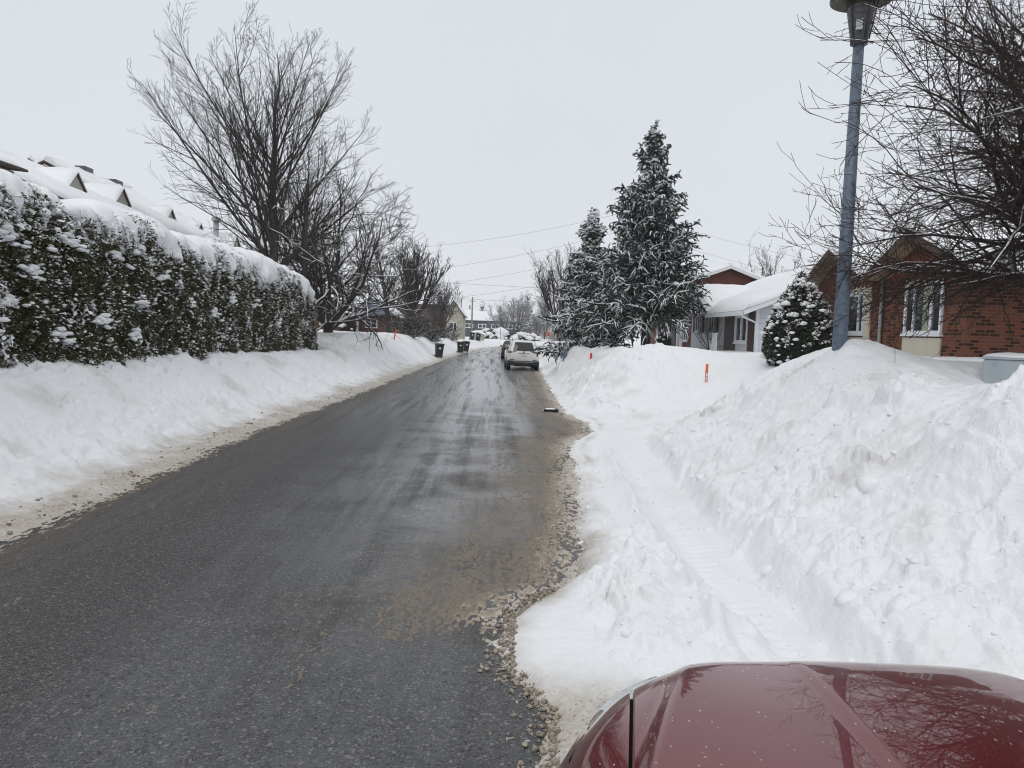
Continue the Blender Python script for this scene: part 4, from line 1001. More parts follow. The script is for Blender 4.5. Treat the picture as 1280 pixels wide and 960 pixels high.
# ---- brick bungalow, right: front wall x = 9.5 facing the street, corner at y = 15.3
def brick_house():
    X, Yc = 9.5, 15.3
    t = tag(empty('brick_house', (X, Yc, 1.2)), 'red brick bungalow with two small front gables behind the lamp post', 'house')
    o = lambda x: x - X; oy = lambda y: y - Yc; oz = lambda z: z - 1.2
    z0, ze = -.6, oz(3.72)
    MB().prism([(0, 0), (5.5, 0), (5.5, 9.0), (3.2, 9.0), (3.2, 7.3), (0, 7.3)][::-1], 2, z0, ze).build('wall', MAT['brick'], t)
    # recessed dark side behind the first gable's eave
    m = MB(); m.box(.9, 3.2, 7.305, 7.34, z0, ze + .3); m.build('side_panel', MAT['darkbrown'], t)
    # gables facing the street
    for i, (yc, half, zp, zf) in enumerate(((oy(16.75), 1.92, oz(4.55), oz(3.72)), (oy(20.75), 1.80, oz(4.55), oz(3.72)))):
        sl = (zp - zf) / half
        g = MB(); n = 15
        pts = [(yc - half + .1, zf + .002), (yc + half - .1, zf + .002), (yc, zf + sl * (half - .1) + .002)]
        g.prism(pts, 0, -.045, -.004)
        # scalloped lower edge of the gable boards
        for k in range(n):
            c = yc - half + .2 + (2 * half - .4) * (k + .5) / n; w = (half - .2) / n
            g.prism([(c - w * .96, zf + .0), (c - w * .96, zf - .12), (c - w * .5, zf - .19), (c + w * .5, zf - .19), (c + w * .96, zf - .12), (c + w * .96, zf + .0)][::-1], 0, -.043, -.004)
        g.build('gable_boards', MAT['redbrown'], t)
        for s in (-1, 1):
            a = (yc + s * (half + .12), zf - .12 * sl - .02); b = (yc, zp - .02)
            r = MB(); r.prism([(a[0], a[1]), (b[0], b[1]), (b[0], b[1] + .07), (a[0], a[1] + .07)], 0, -.48, 3.0); r.build('roof_slope', MAT['soffit'], t)
            r = MB(); r.prism([(a[0], a[1] - .10), (b[0], b[1] - .10), (b[0], b[1] + .085), (a[0], a[1] + .085)], 0, -.52, -.482); r.build('fascia', MAT['brown_trim'], t)
            snow_slab('roof_snow', [(-.52, a[0], a[1] + .085), (3.0, a[0], a[1] + .085), (3.0, b[0], b[1] + .085), (-.52, b[0], b[1] + .085)], .20, t, seed=i * 2 + s + 3)
    # main roof behind: ridge along y
    zr = oz(5.15)
    for s, xa, xb in ((1, .02, 3.0), (-1, 5.9, 3.0)):
        r = MB(); z_a = oz(3.80)
        r.prism([(xa, z_a), (xb, zr), (xb, zr + .08), (xa, z_a + .08)], 1, -.75, 7.5)
        r.build('roof_slope', MAT['roof_brown'], t)
        snow_slab('roof_snow', [(xa, -.75, z_a + .085), (xa, 7.5, z_a + .085), (xb, 7.5, zr + .085), (xb, -.75, zr + .085)], .24, t, seed=9 + s)
    MB().prism([(.1, ze + .002), (5.5, ze + .002), (3.0, zr - .03)], 1, .02, .10).build('end_gable', MAT['redbrown'], t)
    # lower eave over the side wall with its gutter and icicles
    e = MB(); e.box(-.35, 6.2, -.80, -.02, oz(3.44), oz(3.50)); e.box(-.38, 6.2, -.86, -.802, oz(3.38), oz(3.53)); e.build('side_eave', MAT['brown_trim'], t)
    snow_slab('eave_snow', [(-.36, -.85, oz(3.535)), (6.2, -.85, oz(3.535)), (6.2, -.03, oz(3.75)), (-.36, -.03, oz(3.75))], .16, t, seed=15)
    ic = MB(); rng = np.random.default_rng(4)
    for k in range(26):
        x = -.2 + 6 * rng.random(); L = rng.uniform(.05, .24)
        ic.tube([(x, -.84, oz(3.38)), (x + .004, -.84, oz(3.38) - L * .6), (x, -.84, oz(3.38) - L)], [.014, .008, .001], 5)
    ic.build('icicles', MAT['lampclear'], t)
    # windows with cream panels over and under
    wa, wb = oy(16.08), oy(17.60)
    MB().box(-.035, -.003, wa, wb, oz(3.52), oz(3.70)).build('panel', MAT['cream'], t)
    MB().box(-.04, -.003, wa, wb, z0, oz(2.27)).build('panel', MAT['cream_panel'], t)
    window(t, '-x', wa + .01, wb - .01, oz(2.35), oz(3.515), 0, (.28, .74), fw=.075, curtain=(.30, .52))
    va, vb = oy(19.22), oy(20.95)
    MB().box(-.035, -.003, va, vb, oz(3.40), oz(3.70)).build('panel', MAT['cream'], t)
    MB().box(-.038, -.003, va, va + .30, oz(2.27), oz(3.398)).build('panel', MAT['cream'], t)
    MB().box(-.04, -.003, va, vb, z0, oz(2.27)).build('panel', MAT['cream_panel'], t)
    window(t, '-x', va + .31, vb - .01, oz(2.35), oz(3.395), 0, (.22, .70), fw=.075)
    d = MB(); d.tube([(-.06, oy(18.62), oz(3.75)), (-.06, oy(18.62), oz(1.3))], .045, 8); d.tube([(-.40, oy(18.68), oz(3.83)), (-.06, oy(18.62), oz(3.70))], .045, 8); d.build('downspout', MAT['steel'], t)
brick_house()

# ---- white bungalow: front wall x = 9.5 from y = 27.6 back to 36.6
def white_house():
    X, Yn = 9.5, 27.6
    t = tag(empty('white_house', (X, Yn, 1.0)), 'white sided bungalow with brown shutters and a thick snowy roof, right of the spruces', 'house')
    oy = lambda y: y - Yn; oz = lambda z: z - 1.0
    zs = oz(3.34); run = 4.4; zr = oz(5.15); L = 9.2
    MB().prism([(0, 0), (8.8, 0), (8.8, L), (0, L)][::-1], 2, -.4, zs).build('wall', MAT['white_siding'], t)
    MB().prism([(0.0, zs + .002), (8.8, zs + .002), (run, zr - .02)], 1, .0, .12).build('end_gable', MAT['white_siding'], t)
    sl = (zr - zs) / run; ov = .66
    for s in (1, -1):
        xa = -ov if s == 1 else 8.8 + ov; za = zs - ov * sl
        r = MB(); r.prism([(xa, za), (run, zr), (run, zr + .07), (xa, za + .07)], 1, -.45, L + .4); r.build('roof_slope', MAT['grey_trim'], t)
        snow_slab('roof_snow', [(xa, -.48, za + .075), (xa, L + .4, za + .075), (run, L + .4, zr + .075), (run, -.48, zr + .075)], .30, t, seed=20 + s, edge=.22)
    f = MB(); za = zs - ov * sl
    f.prism([(-ov - .02, za - .09), (run, zr - .09), (run, zr + .06), (-ov - .02, za + .06)], 1, -.50, -.452); f.build('rake_board', MAT['white'], t)
    f = MB(); f.box(-ov - .05, -ov - .003, -.5, 4.3, za - .10, za + .06); f.build('gutter', MAT['white'], t)
    # bay of the second gable, flush with the front, further back
    yc, half = oy(34.3), 2.0; zp = oz(4.28); zf = oz(3.30); sg = (zp - zf) / half
    MB().prism([(yc - half + .05, zs - .3), (yc + half - .05, zs - .3), (yc + half - .05, zf), (yc, zp - .03), (yc - half + .05, zf)], 0, -.06, 1.4).build('front_gable', MAT['white_siding'], t)
    for s in (-1, 1):
        a = (yc + s * (half + .25), zf - .25 * sg); b = (yc, zp)
        r = MB(); r.prism([(a[0], a[1]), (b[0], b[1]), (b[0], b[1] + .06), (a[0], a[1] + .06)], 0, -.60, 2.4); r.build('roof_slope', MAT['grey_trim'], t)
        r = MB(); r.prism([(a[0], a[1] - .07), (b[0], b[1] - .07), (b[0], b[1] + .07), (a[0], a[1] + .07)], 0, -.64, -.602); r.build('fascia', MAT['lamp_dark'], t)
        snow_slab('roof_snow', [(-.64, a[0], a[1] + .07), (2.6, a[0], a[1] + .07), (2.6, b[0], b[1] + .07), (-.64, b[0], b[1] + .07)], .24, t, seed=30 + s)
    # near window wall: dark brown panels either side of a tall window
    MB().box(-.05, -.004, .18, .85, -.2, oz(3.22)).build('shutter', MAT['darkbrown'], t)
    MB().box(-.05, -.004, 2.42, 3.75, -.2, oz(3.2)).build('shutter', MAT['darkbrown'], t)
    window(t, '-x', .90, 2.38, oz(1.98), oz(3.03), 0, (.5,), fw=.10, proud=.07)
    MB().box(-.03, -.004, .86, 2.41, oz(3.04), oz(3.22)).build('panel', MAT['white'], t)
    for (a, b) in ((oy(32.75), oy(33.55)), (oy(34.95), oy(35.75))):
        window(t, '-x', a, b, oz(2.40), oz(3.18), -.062, (.5,), fw=.07)
        for (c, d) in ((a - .42, a - .03), (b + .03, b + .42)):
            MB().box(-.10, -.064, c, d, oz(2.36), oz(3.22)).build('shutter', MAT['darkbrown'], t)
    d = MB(); d.tube([(-ov + .02, -.25, za - .05), (-ov + .06, -.25, za - .14), (-.06, -.06, za - .34), (-.06, -.06, -.3)], .045, 8); d.build('downspout', MAT['white'], t)
    c = MB(); c.box(-.05, .05, -.05, .05, -.3, zs - .02); c.build('corner_board', MAT['white'], t)
    # little porch rail
    p = MB()
    for k in range(7): p.box(-.75, -.71, 2.45 + k * .18, 2.50 + k * .18, oz(1.5), oz(2.28))
    p.box(-.77, -.69, 2.4, 3.6, oz(2.282), oz(2.34)); p.build('porch_rail', MAT['white'], t)
white_house()

# ---- brown house past it; its gable end stands above the white roof
def brown_house():
    X, Yn = 9.7, 37.6
    t = tag(empty('brown_house', (X, Yn, 1.0)), 'brown boarded house with a white door, partly hidden by the tall spruce', 'house')
    oz = lambda z: z - 1.0
    MB().box(0, 8, 0, 11, -.4, oz(3.5)).build('wall', MAT['redbrown'], t)
    # taller rear block whose gable end faces the camera
    y0 = 8.4; xa, xb = 2.1, 6.4; xm = (xa + xb) / 2; zw, zp = oz(5.55), oz(6.35)
    MB().box(xa, xb, y0, y0 + 8, -.4, zw).build('upper_wall', MAT['redbrown'], t)
    MB().prism([(xa, zw + .002), (xb, zw + .002), (xm, zp)], 1, y0, y0 + .1).build('upper_gable', MAT['redbrown'], t)
    sl = (zp - zw) / (xm - xa)
    for s, x in ((-1, xa - .5), (1, xb + .5)):
        z = zw - .5 * sl
        MB().prism([(x, z), (xm, zp), (xm, zp + .06), (x, z + .06)], 1, y0 - .4, y0 + 8.2).build('roof_slope', MAT['roof_brown'], t)
        MB().prism([(x, z - .06), (xm, zp - .06), (xm, zp + .09), (x, z + .09)], 1, y0 - .46, y0 - .403).build('fascia', MAT['white'], t)
        snow_slab('roof_snow', [(x, y0 - .46, z + .09), (x, y0 + 8.2, z + .09), (xm, y0 + 8.2, zp + .09), (xm, y0 - .46, zp + .09)], .24, t, seed=40 + s)
    # low front roof
    MB().prism([(-.8, oz(3.42)), (2.2, oz(4.25)), (2.2, oz(4.31)), (-.8, oz(3.48))], 1, -.3, 11.3).build('porch_roof', MAT['brown_trim'], t)
    snow_slab('porch_snow', [(-.8, -.3, oz(3.49)), (-.8, 11.3, oz(3.49)), (2.2, 11.3, oz(4.32)), (2.2, -.3, oz(4.32))], .28, t, seed=44)
    for y in (.2, 5.0, 9.6):
        MB().box(-.62, -.52, y, y + .1, -.4, oz(3.44)).build('porch_post', MAT['white'], t)
    d = MB(); d.box(-.05, -.003, 1.6, 2.9, .2, oz(3.05)); o = d.build('door', MAT['white'], t)
    MB().box(-.09, -.052, 1.72, 1.80, 1.05, 1.2).build('door_handle', MAT['steel'], o)
    window(t, '-x', .5, 1.35, oz(1.95), oz(3.0), 0, (.5,), fw=.08)
    window(t, '-x', 6.1, 7.6, oz(2.05), oz(3.0), 0, (.5,), fw=.08)
    MB().box(-.04, -.003, 3.1, 5.2, -.3, oz(3.3)).build('shutter', MAT['brown_trim'], t)
brown_house()

# ---- row of townhouses far behind the hedge on the left: only their snowy roofs show
def dormer(t, yc, half, zp, x, depth, mat='grey_cream', trim='brown_trim', seed=1, rise=None):
    zf = zp - (rise or half * 1.0); sl = (zp - zf) / half
    MB().prism([(yc - half, zf - .3), (yc + half, zf - .3), (yc + half, zf), (yc, zp - .05), (yc - half, zf)], 0, x - depth, x).build('dormer', MAT[mat], t)
    for s in (-1, 1):
        a = (yc + s * (half + .14), zf - .14 * sl); b = (yc, zp)
        MB().prism([(a[0], a[1]), (b[0], b[1]), (b[0], b[1] + .07), (a[0], a[1] + .07)], 0, x - depth, x + .07).build('dormer_roof', MAT[trim], t)
        snow_slab('dormer_snow', [(x - depth, a[0], a[1] + .075), (x + .10, a[0], a[1] + .075), (x + .10, b[0], b[1] + .075), (x - depth, b[0], b[1] + .075)], .16, t, seed=seed + s, nu=12, nv=6)

def townhouse(label, y0, y1, ridge, eave, dorm, seed, name='townhouse', vents=(), xe=-14.0, xr_=-20.0):
    t = tag(empty(name, (xr_, (y0 + y1) / 2, 1.2)), label, 'house', 'row houses behind the hedge')
    h = (y1 - y0) / 2; oz = lambda z: z - 1.2; ox = lambda x: x - xr_; oy = lambda y: y - (y0 + y1) / 2
    MB().box(ox(-25.5), ox(-14.6), -h, h, -.4, oz(eave) - .05).build('wall', MAT['tan'], t)
    MB().prism([(ox(-25.5), oz(eave)), (ox(-14.6), oz(eave)), (0, oz(ridge) - .06)], 1, -h, -h + .1).build('end_gable', MAT['tan'], t)
    for xa in (ox(xe), ox(-26.2)):
        MB().prism([(xa, oz(eave) - .05), (0, oz(ridge)), (0, oz(ridge) + .06), (xa, oz(eave) + .01)], 1, -h - .05, h + .05).build('roof_slope', MAT['roof_brown'], t)
        snow_slab('roof_snow', [(xa, -h - .05, oz(eave) + .02), (xa, h + .05, oz(eave) + .02), (0, h + .05, oz(ridge) + .07), (0, -h - .05, oz(ridge) + .07)], .32, t, seed=seed)
    for (yc, hf, zp, x) in dorm: dormer(t, oy(yc), hf, oz(zp), ox(x), 2.2, seed=seed + 3)
    for (y, z, x, hh) in vents: MB().bevbox(ox(x) - .25, ox(x) + .25, oy(y) - .4, oy(y) + .4, oz(z) - hh, oz(z), .03).build('roof_vent', MAT['lamp_dark'], t)
    for k in range(2):
        pass
    m = MB(); 
    for k in range(2):
        y = -h * .5 + k * h
        f = MB(); f.box(ox(-14.6) + .003, ox(-14.6) + .06, y - .65, y + .65, oz(3.2), oz(4.6)); w_ = f.build('window', MAT['white'], t)
        g = MB(); g.box(ox(-14.6) + .062, ox(-14.6) + .075, y - .55, y + .55, oz(3.3), oz(4.5)); g.build('pane', MAT['glass'], w_)
townhouse('near row house with a long low eave, at the left edge of the photo', 14., 23.9, 6.95, 6.52, (), 50, xe=-14.2)
townhouse('row house with a grey gable dormer, beside the low-eaved one', 26.0, 34.8, 8.45, 5.9, ((29.8, .50, 7.55, -15.9), (33.4, .52, 7.62, -15.9)), 52)
townhouse('row house with two small dormers in the middle of the row', 34.9, 43.0, 8.95, 5.9, ((38.3, .50, 7.52, -15.9), (42.0, .5, 7.35, -15.9)), 54, vents=((38.2, 9.42, -20.0, .3), (41.2, 9.38, -20., .28)))
townhouse('row house with a brown gable and a metal chimney, left of the tall maple', 43.1, 53.0, 8.6, 5.6, ((47.2, 1.0, 7.35, -15.7), (50.8, .6, 7.0, -15.9)), 56)
c = MB(); c.tube([(0, 0, -1.5), (0, 0, .9)], .16, 10); c.lathe([(.26, .92), (.27, 1.12), (.02, 1.2)], 12)
tag(c.build('chimney_pipe', MAT['steel'], None), 'capped metal chimney pipe on the snowy row house roof', 'chimney').location = (-16.6, 46.4, 7.2)
def red_gable():
    t = tag(empty('red_gabled_house', (-27.5, 47, 1.2)), 'house with a dark red gable peeping over the snowy row roofs', 'house')
    MB().box(-4, 4, 0, 8, -.3, 9.0).build('wall', MAT['redbrown'], t)
    zf, zp, h = 9.0, 10.1, 1.9
    MB().prism([(-h, zf), (h, zf), (0, zp)], 1, -.3, 7.0).build('gable', MAT['redbrown'], t)
    for s in (-1, 1):
        MB().prism([(s * (h + .2), zf - .1), (0, zp), (0, zp + .08), (s * (h + .2), zf - .02)], 1, -.6, 7.0).build('roof_slope', MAT['lamp_dark'], t)
        snow_slab('roof_snow', [(s * (h + .2), -.6, zf - .01), (s * (h + .2), 7, zf - .01), (0, 7, zp + .09), (0, -.6, zp + .09)], .25, t, seed=61 + s)
    snow_slab('low_roof_snow', [(-4.4, -1.2, 8.9), (4.4, -1.2, 8.9), (4.4, 3, 9.3), (-4.4, 3, 9.3)], .3, t, seed=63)
red_gable()

# ---- houses down the left side beyond the hedge
def brick_row_house():
    t = tag(empty('brown_brick_house', (-14.5, 56, 1.2)), 'brown brick house with a porch and a blue-grey gable at the hedge end', 'house')
    MB().box(-5, 3.6, 0, 9.5, -.4, 2.5).build('wall', MAT['house_brown'], t)
    MB().prism([(-5.4, 2.4), (4.1, 2.4), (4.1, 2.46), (-.5, 4.3), (-5.4, 2.46)], 1, -.4, 9.9).build('roof', MAT['roof_brown'], t)
    snow_slab('roof_snow', [(4.1, -.4, 2.47), (4.1, 9.9, 2.47), (-.5, 9.9, 4.31), (-.5, -.4, 4.31)], .3, t, seed=70)
    for y in (.4, 2.0, 3.6): MB().box(3.9, 4.05, y, y + .14, -.3, 2.4).build('porch_post', MAT['white'], t)
    for x in (-3.2, -.6, 1.9): window(t, '-y', x, x + .95, 1.0, 2.15, 0, (.5,), fw=.08, sill=False)
    MB().box(3.0, 6.2, 6.5, 10.5, -.4, 2.0).build('garage_wall', MAT['house_brown'], t)
    MB().prism([(2.6, 1.9), (6.6, 1.9), (4.6, 3.3)], 1, 6.2, 6.5).build('gable', MAT['bluegrey'], t)
    for s in (-1, 1):
        MB().prism([(4.6 + s * 2.2, 1.78), (4.6, 3.3), (4.6, 3.38), (4.6 + s * 2.2, 1.86)], 1, 6.0, 10.8).build('gable_roof', MAT['grey_trim'], t)
        snow_slab('gable_snow', [(4.6 + s * 2.2, 6.0, 1.87), (4.6 + s * 2.2, 10.8, 1.87), (4.6, 10.8, 3.39), (4.6, 6.0, 3.39)], .26, t, seed=72 + s)
    window(t, '-y', 4.1, 5.1, .9, 1.7, 6.5, (.5,), fw=.08, sill=False)
brick_row_house()
def dark_brown_house():
    t = tag(empty('dark_brown_house', (-9.3, 103, .6)), 'dark brown house with a steep pale stone end gable near the street bend', 'house')
    MB().box(-6, 3.2, 0, 8, -.3, 3.0).build('wall', MAT['house_brown'], t)
    MB().prism([(-6.4, 2.9), (3.4, 2.9), (3.4, 3.0), (2.6, 4.9), (-5.8, 4.9), (-6.4, 3.0)], 1, -.5, 8.4).build('roof', MAT['roof_brown'], t)
    snow_slab('roof_snow', [(-5.8, -.4, 4.905), (2.6, -.4, 4.905), (2.6, 8.3, 4.905), (-5.8, 8.3, 4.905)], .25, t, seed=75)
    x0, x1 = 2.7, 5.2; xm = (x0 + x1) / 2
    MB().prism([(x0, -.3), (x1, -.3), (x1, 3.7), (xm, 5.4), (x0, 3.7)], 1, -1.2, 8.6).build('stone_gable', MAT['stone_far'], t)
    for s in (-1, 1):
        MB().prism([(xm + s * 1.55, 3.3), (xm, 5.4), (xm, 5.5), (xm + s * 1.55, 3.4)], 1, -1.5, 8.8).build('gable_roof', MAT['brown_trim'], t)
        snow_slab('gable_snow', [(xm + s * 1.5, -1.4, 3.5), (xm + s * 1.5, 8.8, 3.5), (xm, 8.8, 5.51), (xm, -1.4, 5.51)], .2, t, seed=77 + s)
    window(t, '-y', -4.2, -2.6, 1.2, 2.4, 0, (.5,), fw=.1, sill=False); window(t, '-y', -.6, 1.0, 1.2, 2.4, 0, (.5,), fw=.1, sill=False)
    window(t, '-y', xm - .5, xm + .5, 1.3, 2.6, -1.2, (.5,), fw=.1, sill=False)
dark_brown_house()
def far_house(name, label, loc, L, D, zw0, zw1, roof, wall, wins, seed):
    t = tag(empty(name, loc), label, 'house')
    MB().box(0, L, 0, D, -.5, zw1).build('wall', MAT[wall], t)
    MB().prism([(-.5, zw1 - .05), (D + .5, zw1 - .05), (D / 2, roof)], 0, -.5, L + .5).build('roof', MAT['roof_brown'], t)
    snow_slab('roof_snow', [(-.5, -.55, zw1), (L + .5, -.55, zw1), (L + .5, D / 2, roof + .05), (-.5, D / 2, roof + .05)], .35, t, seed=seed)
    for x in wins: window(t, '-y', x, x + 1.9, zw0, zw0 + 1.0, 0, (.5,), fw=.16, sill=False, proud=.1)
far_house('slate_blue_house', 'long low slate blue house under snow at the end of the street', (-8.2, 176, .6), 15.5, 9, 2.25, 4.0, 6.0, 'slate_wall', (1.6, 4.6, 7.6, 10.6, 13.0), 80)
far_house('grey_house', 'hazy grey house with a flat snowy roof behind the frosted trees', (8.0, 190, .6), 14, 8, 2.0, 3.6, 4.9, 'tan', (2.0, 6.0, 10.0), 82)
# ------------------------------------------------------------------ street furniture
def street_lamp():
    t = tag(empty('street_lamp', (5.0, 11.0, 1.6)), 'tall blue-grey street lamp with a wide dark shade, standing in the snow bank', 'street lamp')
    t.rotation_euler = (0, radians(.25), 0)
    z0 = -.8; zt = 4.75
    MB().tube([(0, 0, z0), (0, 0, 1.2), (0, 0, zt)], [.108, .098, .072], 20).build('pole', MAT['lamp_grey'], t)
    m = MB(); m.lathe([(.074, zt - .06), (.115, zt - .05), (.118, zt + .03), (.124, zt + .06), (.182, zt + .40), (.182, zt + .415), (.17, zt + .416)], 24); lan = m.build('lantern', MAT['lamp_dark'], t)
    MB().lathe([(.168, zt + .412), (.195, zt + .56), (.18, zt + .572), (.02, zt + .573)], 24).build('lens', MAT['lens'], lan)
    for a in (205, 285, 340, 60, 120):
        a = radians(a); MB().tube([(.128 * cos(a), .128 * sin(a), zt + .02), (.232 * cos(a), .232 * sin(a), zt + .60)], .011, 6).build('strut', MAT['lamp_dark'], lan)
    a = radians(243)
    m = MB(); m.bevbox(-.045, .045, -.012, .012, -.09, .09, .004); s = m.build('label_plate', MAT['steel'], lan); s.location = (.155 * cos(a), .155 * sin(a), zt + .18); s.rotation_euler = (radians(-11), 0, a + pi / 2)
    m = MB(); m.tube([(.11, 0, zt + .0), (.19, 0, zt + .0)], .012, 8); m.lathe([(.0, zt - .03), (.012, zt - .03), (.012, zt + .0)], 6, .19, 0); m.build('clamp_bolt', MAT['steel'], lan)
    m = MB(); m.lathe([(.21, zt + .62), (.405, zt + .545), (.416, zt + .55), (.419, zt + .575), (.37, zt + .63), (.2, zt + .75), (.02, zt + .79)], 40); sh = m.build('shade', MAT['lamp_olive'], t)
    m = MB(); rng = np.random.default_rng(3)
    for k in range(7):
        a = radians(rng.uniform(165, 240)); L = rng.uniform(.04, .13); m.tube([(.412 * cos(a), .412 * sin(a), zt + .55), (.412 * cos(a), .412 * sin(a), zt + .55 - L)], [.004, .0006], 5)
    m.build('icicles', MAT['lampclear'], sh)
street_lamp()

def utility_box():
    t = tag(empty('utility_cabinet', (6.36, 9.15, 1.0), radians(-38)), 'pale blue-grey utility cabinet half buried in snow at the right edge', 'utility box')
    m = MB(); m.bevbox(-.33, .33, -.33, .33, -.2, .96, .012); m.build('body', MAT['box_grey'], t)
    m = MB(); m.bevbox(-.35, .35, -.35, .35, 0.962, .985, .008); lid = m.build('lid', MAT['box_grey'], t)
    m = MB(); m.box(-.338, -.331, -.325, -.318, .0, .93); m.box(.331, .337, -.30, .30, .1, .93); m.build('door_panel', MAT['box_grey'], t)
    m = MB(); m.tube([(-.22, -.345, .90), (-.22, -.331, .90)], .014, 8); m.build('screw', MAT['steel'], t)
    blobs('snow', np.array([[0, 0, .99], [-.1, .05, .99], [.1, -.02, .99]]), np.array([[.33, .33, .05], [.25, .28, .06], [.24, .3, .05]]), MAT['snowp'], t, 2, RNG, .06)
utility_box()

def stake(name, label, x, y, h, w, mat, lean=0., marks=False, sink=.25):
    z = snow_z(x, y)
    t = tag(empty(name, (x, y, z)), label, 'snow marker', None); t.rotation_euler = (0, lean, 0)
    MB().bevbox(-w / 2, w / 2, -.012, .012, -sink, h, .006).build('stake', MAT[mat], t)
    if marks:
        pl = MB(); pl.box(-w / 2 + .018, w / 2 - .004, -.0155, -.0125, -.05, h * .55); p = pl.build('decal', MAT['sign_white'], t)
        k = MB(); k.box(-w / 2 + .004, w / 2 - .004, -.0185, -.016, h * .53, h * .57)
        for zz, wd in ((.44, .5), (.30, .85), (.26, .35), (.16, .7), (.06, .85)):
            k.box(w / 2 - .004 - w * .62 * wd, w / 2 - .006, -.0185, -.016, h * zz - .016, h * zz + .010)
        k.build('decal_marks', MAT['black'], p)
    return t
stake('marker_stake', 'orange stake with black and white marks in the snow beyond the buried driveway', 5.95, 21.2, .50, .075, 'orange', .02, True)
stake('marker_stake', 'leaning orange stake in the left bank below the bare trees', -6.05, 47, .62, .085, 'orange', .22)
stake('marker_stake', 'short red stake poking out of the bank under the shorter spruce', 3.9, 30.5, .27, .085, 'red_plastic', .03)
def blue_post():
    x, y = 3.22, 34.3; z = snow_z(x, y)
    t = tag(empty('marker_post', (x, y, z)), 'flat slate blue marker post on the bank right of the white car', 'marker post')
    t.rotation_euler = (0, radians(2), 0)
    MB().bevbox(-.085, .085, -.03, .03, -.3, .60, .01).build('post', MAT['blue_slate'], t)
    MB().bevbox(-.08, .08, -.036, -.031, .44, .55, .002).build('reflector', MAT['steel'], t)
blue_post()

def text_mesh(txt, size, mat, parent, loc, rot, name='lettering', depth=.002):
    cu = bpy.data.curves.new(name, 'FONT'); cu.body = txt; cu.size = size; cu.align_x = 'CENTER'; cu.align_y = 'CENTER'; cu.extrude = depth
    ob = bpy.data.objects.new(name, cu); COL.objects.link(ob)
    dg = bpy.context.evaluated_depsgraph_get(); dg.update()
    me = bpy.data.meshes.new_from_object(ob.evaluated_get(dg)); bpy.data.objects.remove(ob)
    o = link_mesh(name, me, MAT[mat], parent); o.location = loc; o.rotation_euler = rot
    return o
def stop_sign(label, x, y, zc, r, rz):
    t = tag(empty('stop_sign', (x, y, .3), rz), label, 'stop sign')
    MB().box(-.03, .03, -.03, .03, -.3, zc - .3 + r * .9).build('post', MAT['steel'], t)
    def octo(rad): return [(rad * cos(pi / 8 + k * pi / 4), zc - .3 + rad * sin(pi / 8 + k * pi / 4)) for k in range(8)]
    MB().prism(octo(r), 1, -.05, -.032).build('border', MAT['sign_white'], t)
    p = MB().prism(octo(r * .93), 1, -.054, -.0505).build('plate', MAT['stop_red'], t)
    text_mesh('ARRÊT', r * .56, 'sign_white', p, (0, -.056, zc - .3), (pi / 2, 0, 0))
stop_sign('larger red stop sign against the lowest spruce boughs', 7.75, 96, 2.40, .42, radians(-6))
stop_sign('smaller red stop sign, farther back and left of the other', 8.25, 116, 2.05, .36, radians(-4))

def utility_pole(label, x, y, h, r, name='utility_pole', arm=True, group=None):
    t = tag(empty(name, (x, y, .3)), label, 'utility pole', group)
    MB().tube([(0, 0, -.4), (0, 0, h)], [r, r * .7], 10).build('pole', MAT['wood_pole'], t)
    if arm:
        MB().box(-.55, .55, -.05, .05, h - .8, h - .68).build('crossarm', MAT['wood_pole'], t)
        MB().tube([(-.45, -.2, h - 2.2), (-.45, -.2, h - 1.5)], .16, 10).build('transformer', MAT['steel'], t)
utility_pole('taller utility pole with a small transformer, right of its neighbour', -4.0, 140, 8.0, .17)
utility_pole('plain grey utility pole left of the taller one', -6.1, 142, 7.6, .14, arm=False)
utility_pole('short dark post beside the stone gable', -6.0, 128, 5.2, .13, arm=False)
utility_pole('thin pale post in front of the frosted trees', 1.2, 135, 2.6, .06, name='signpost', arm=False)

def shed():
    t = tag(empty('small_shed', (-2.4, 117, .3)), 'small pale shed capped with snow beyond the wheeled bins', 'shed')
    MB().box(-.95, .95, 0, 1.6, -.2, 1.15).build('wall', MAT['tan'], t)
    MB().prism([(-1.05, 1.15), (1.05, 1.15), (1.15, .5), (1.18, .5), (1.08, 1.3), (-.1, 1.75), (-1.05, 1.25)], 1, -.1, 1.7).build('roof', MAT['tan'], t)
    snow_slab('roof_snow', [(-1.1, -.15, 1.3), (.75, -.15, 1.45), (.75, 1.7, 1.7), (-1.1, 1.7, 1.6)], .42, t, seed=85, nu=14, nv=8)
    MB().box(-.25, .1, -.03, -.003, .2, 1.0).build('door', MAT['grey_trim'], t)
shed()

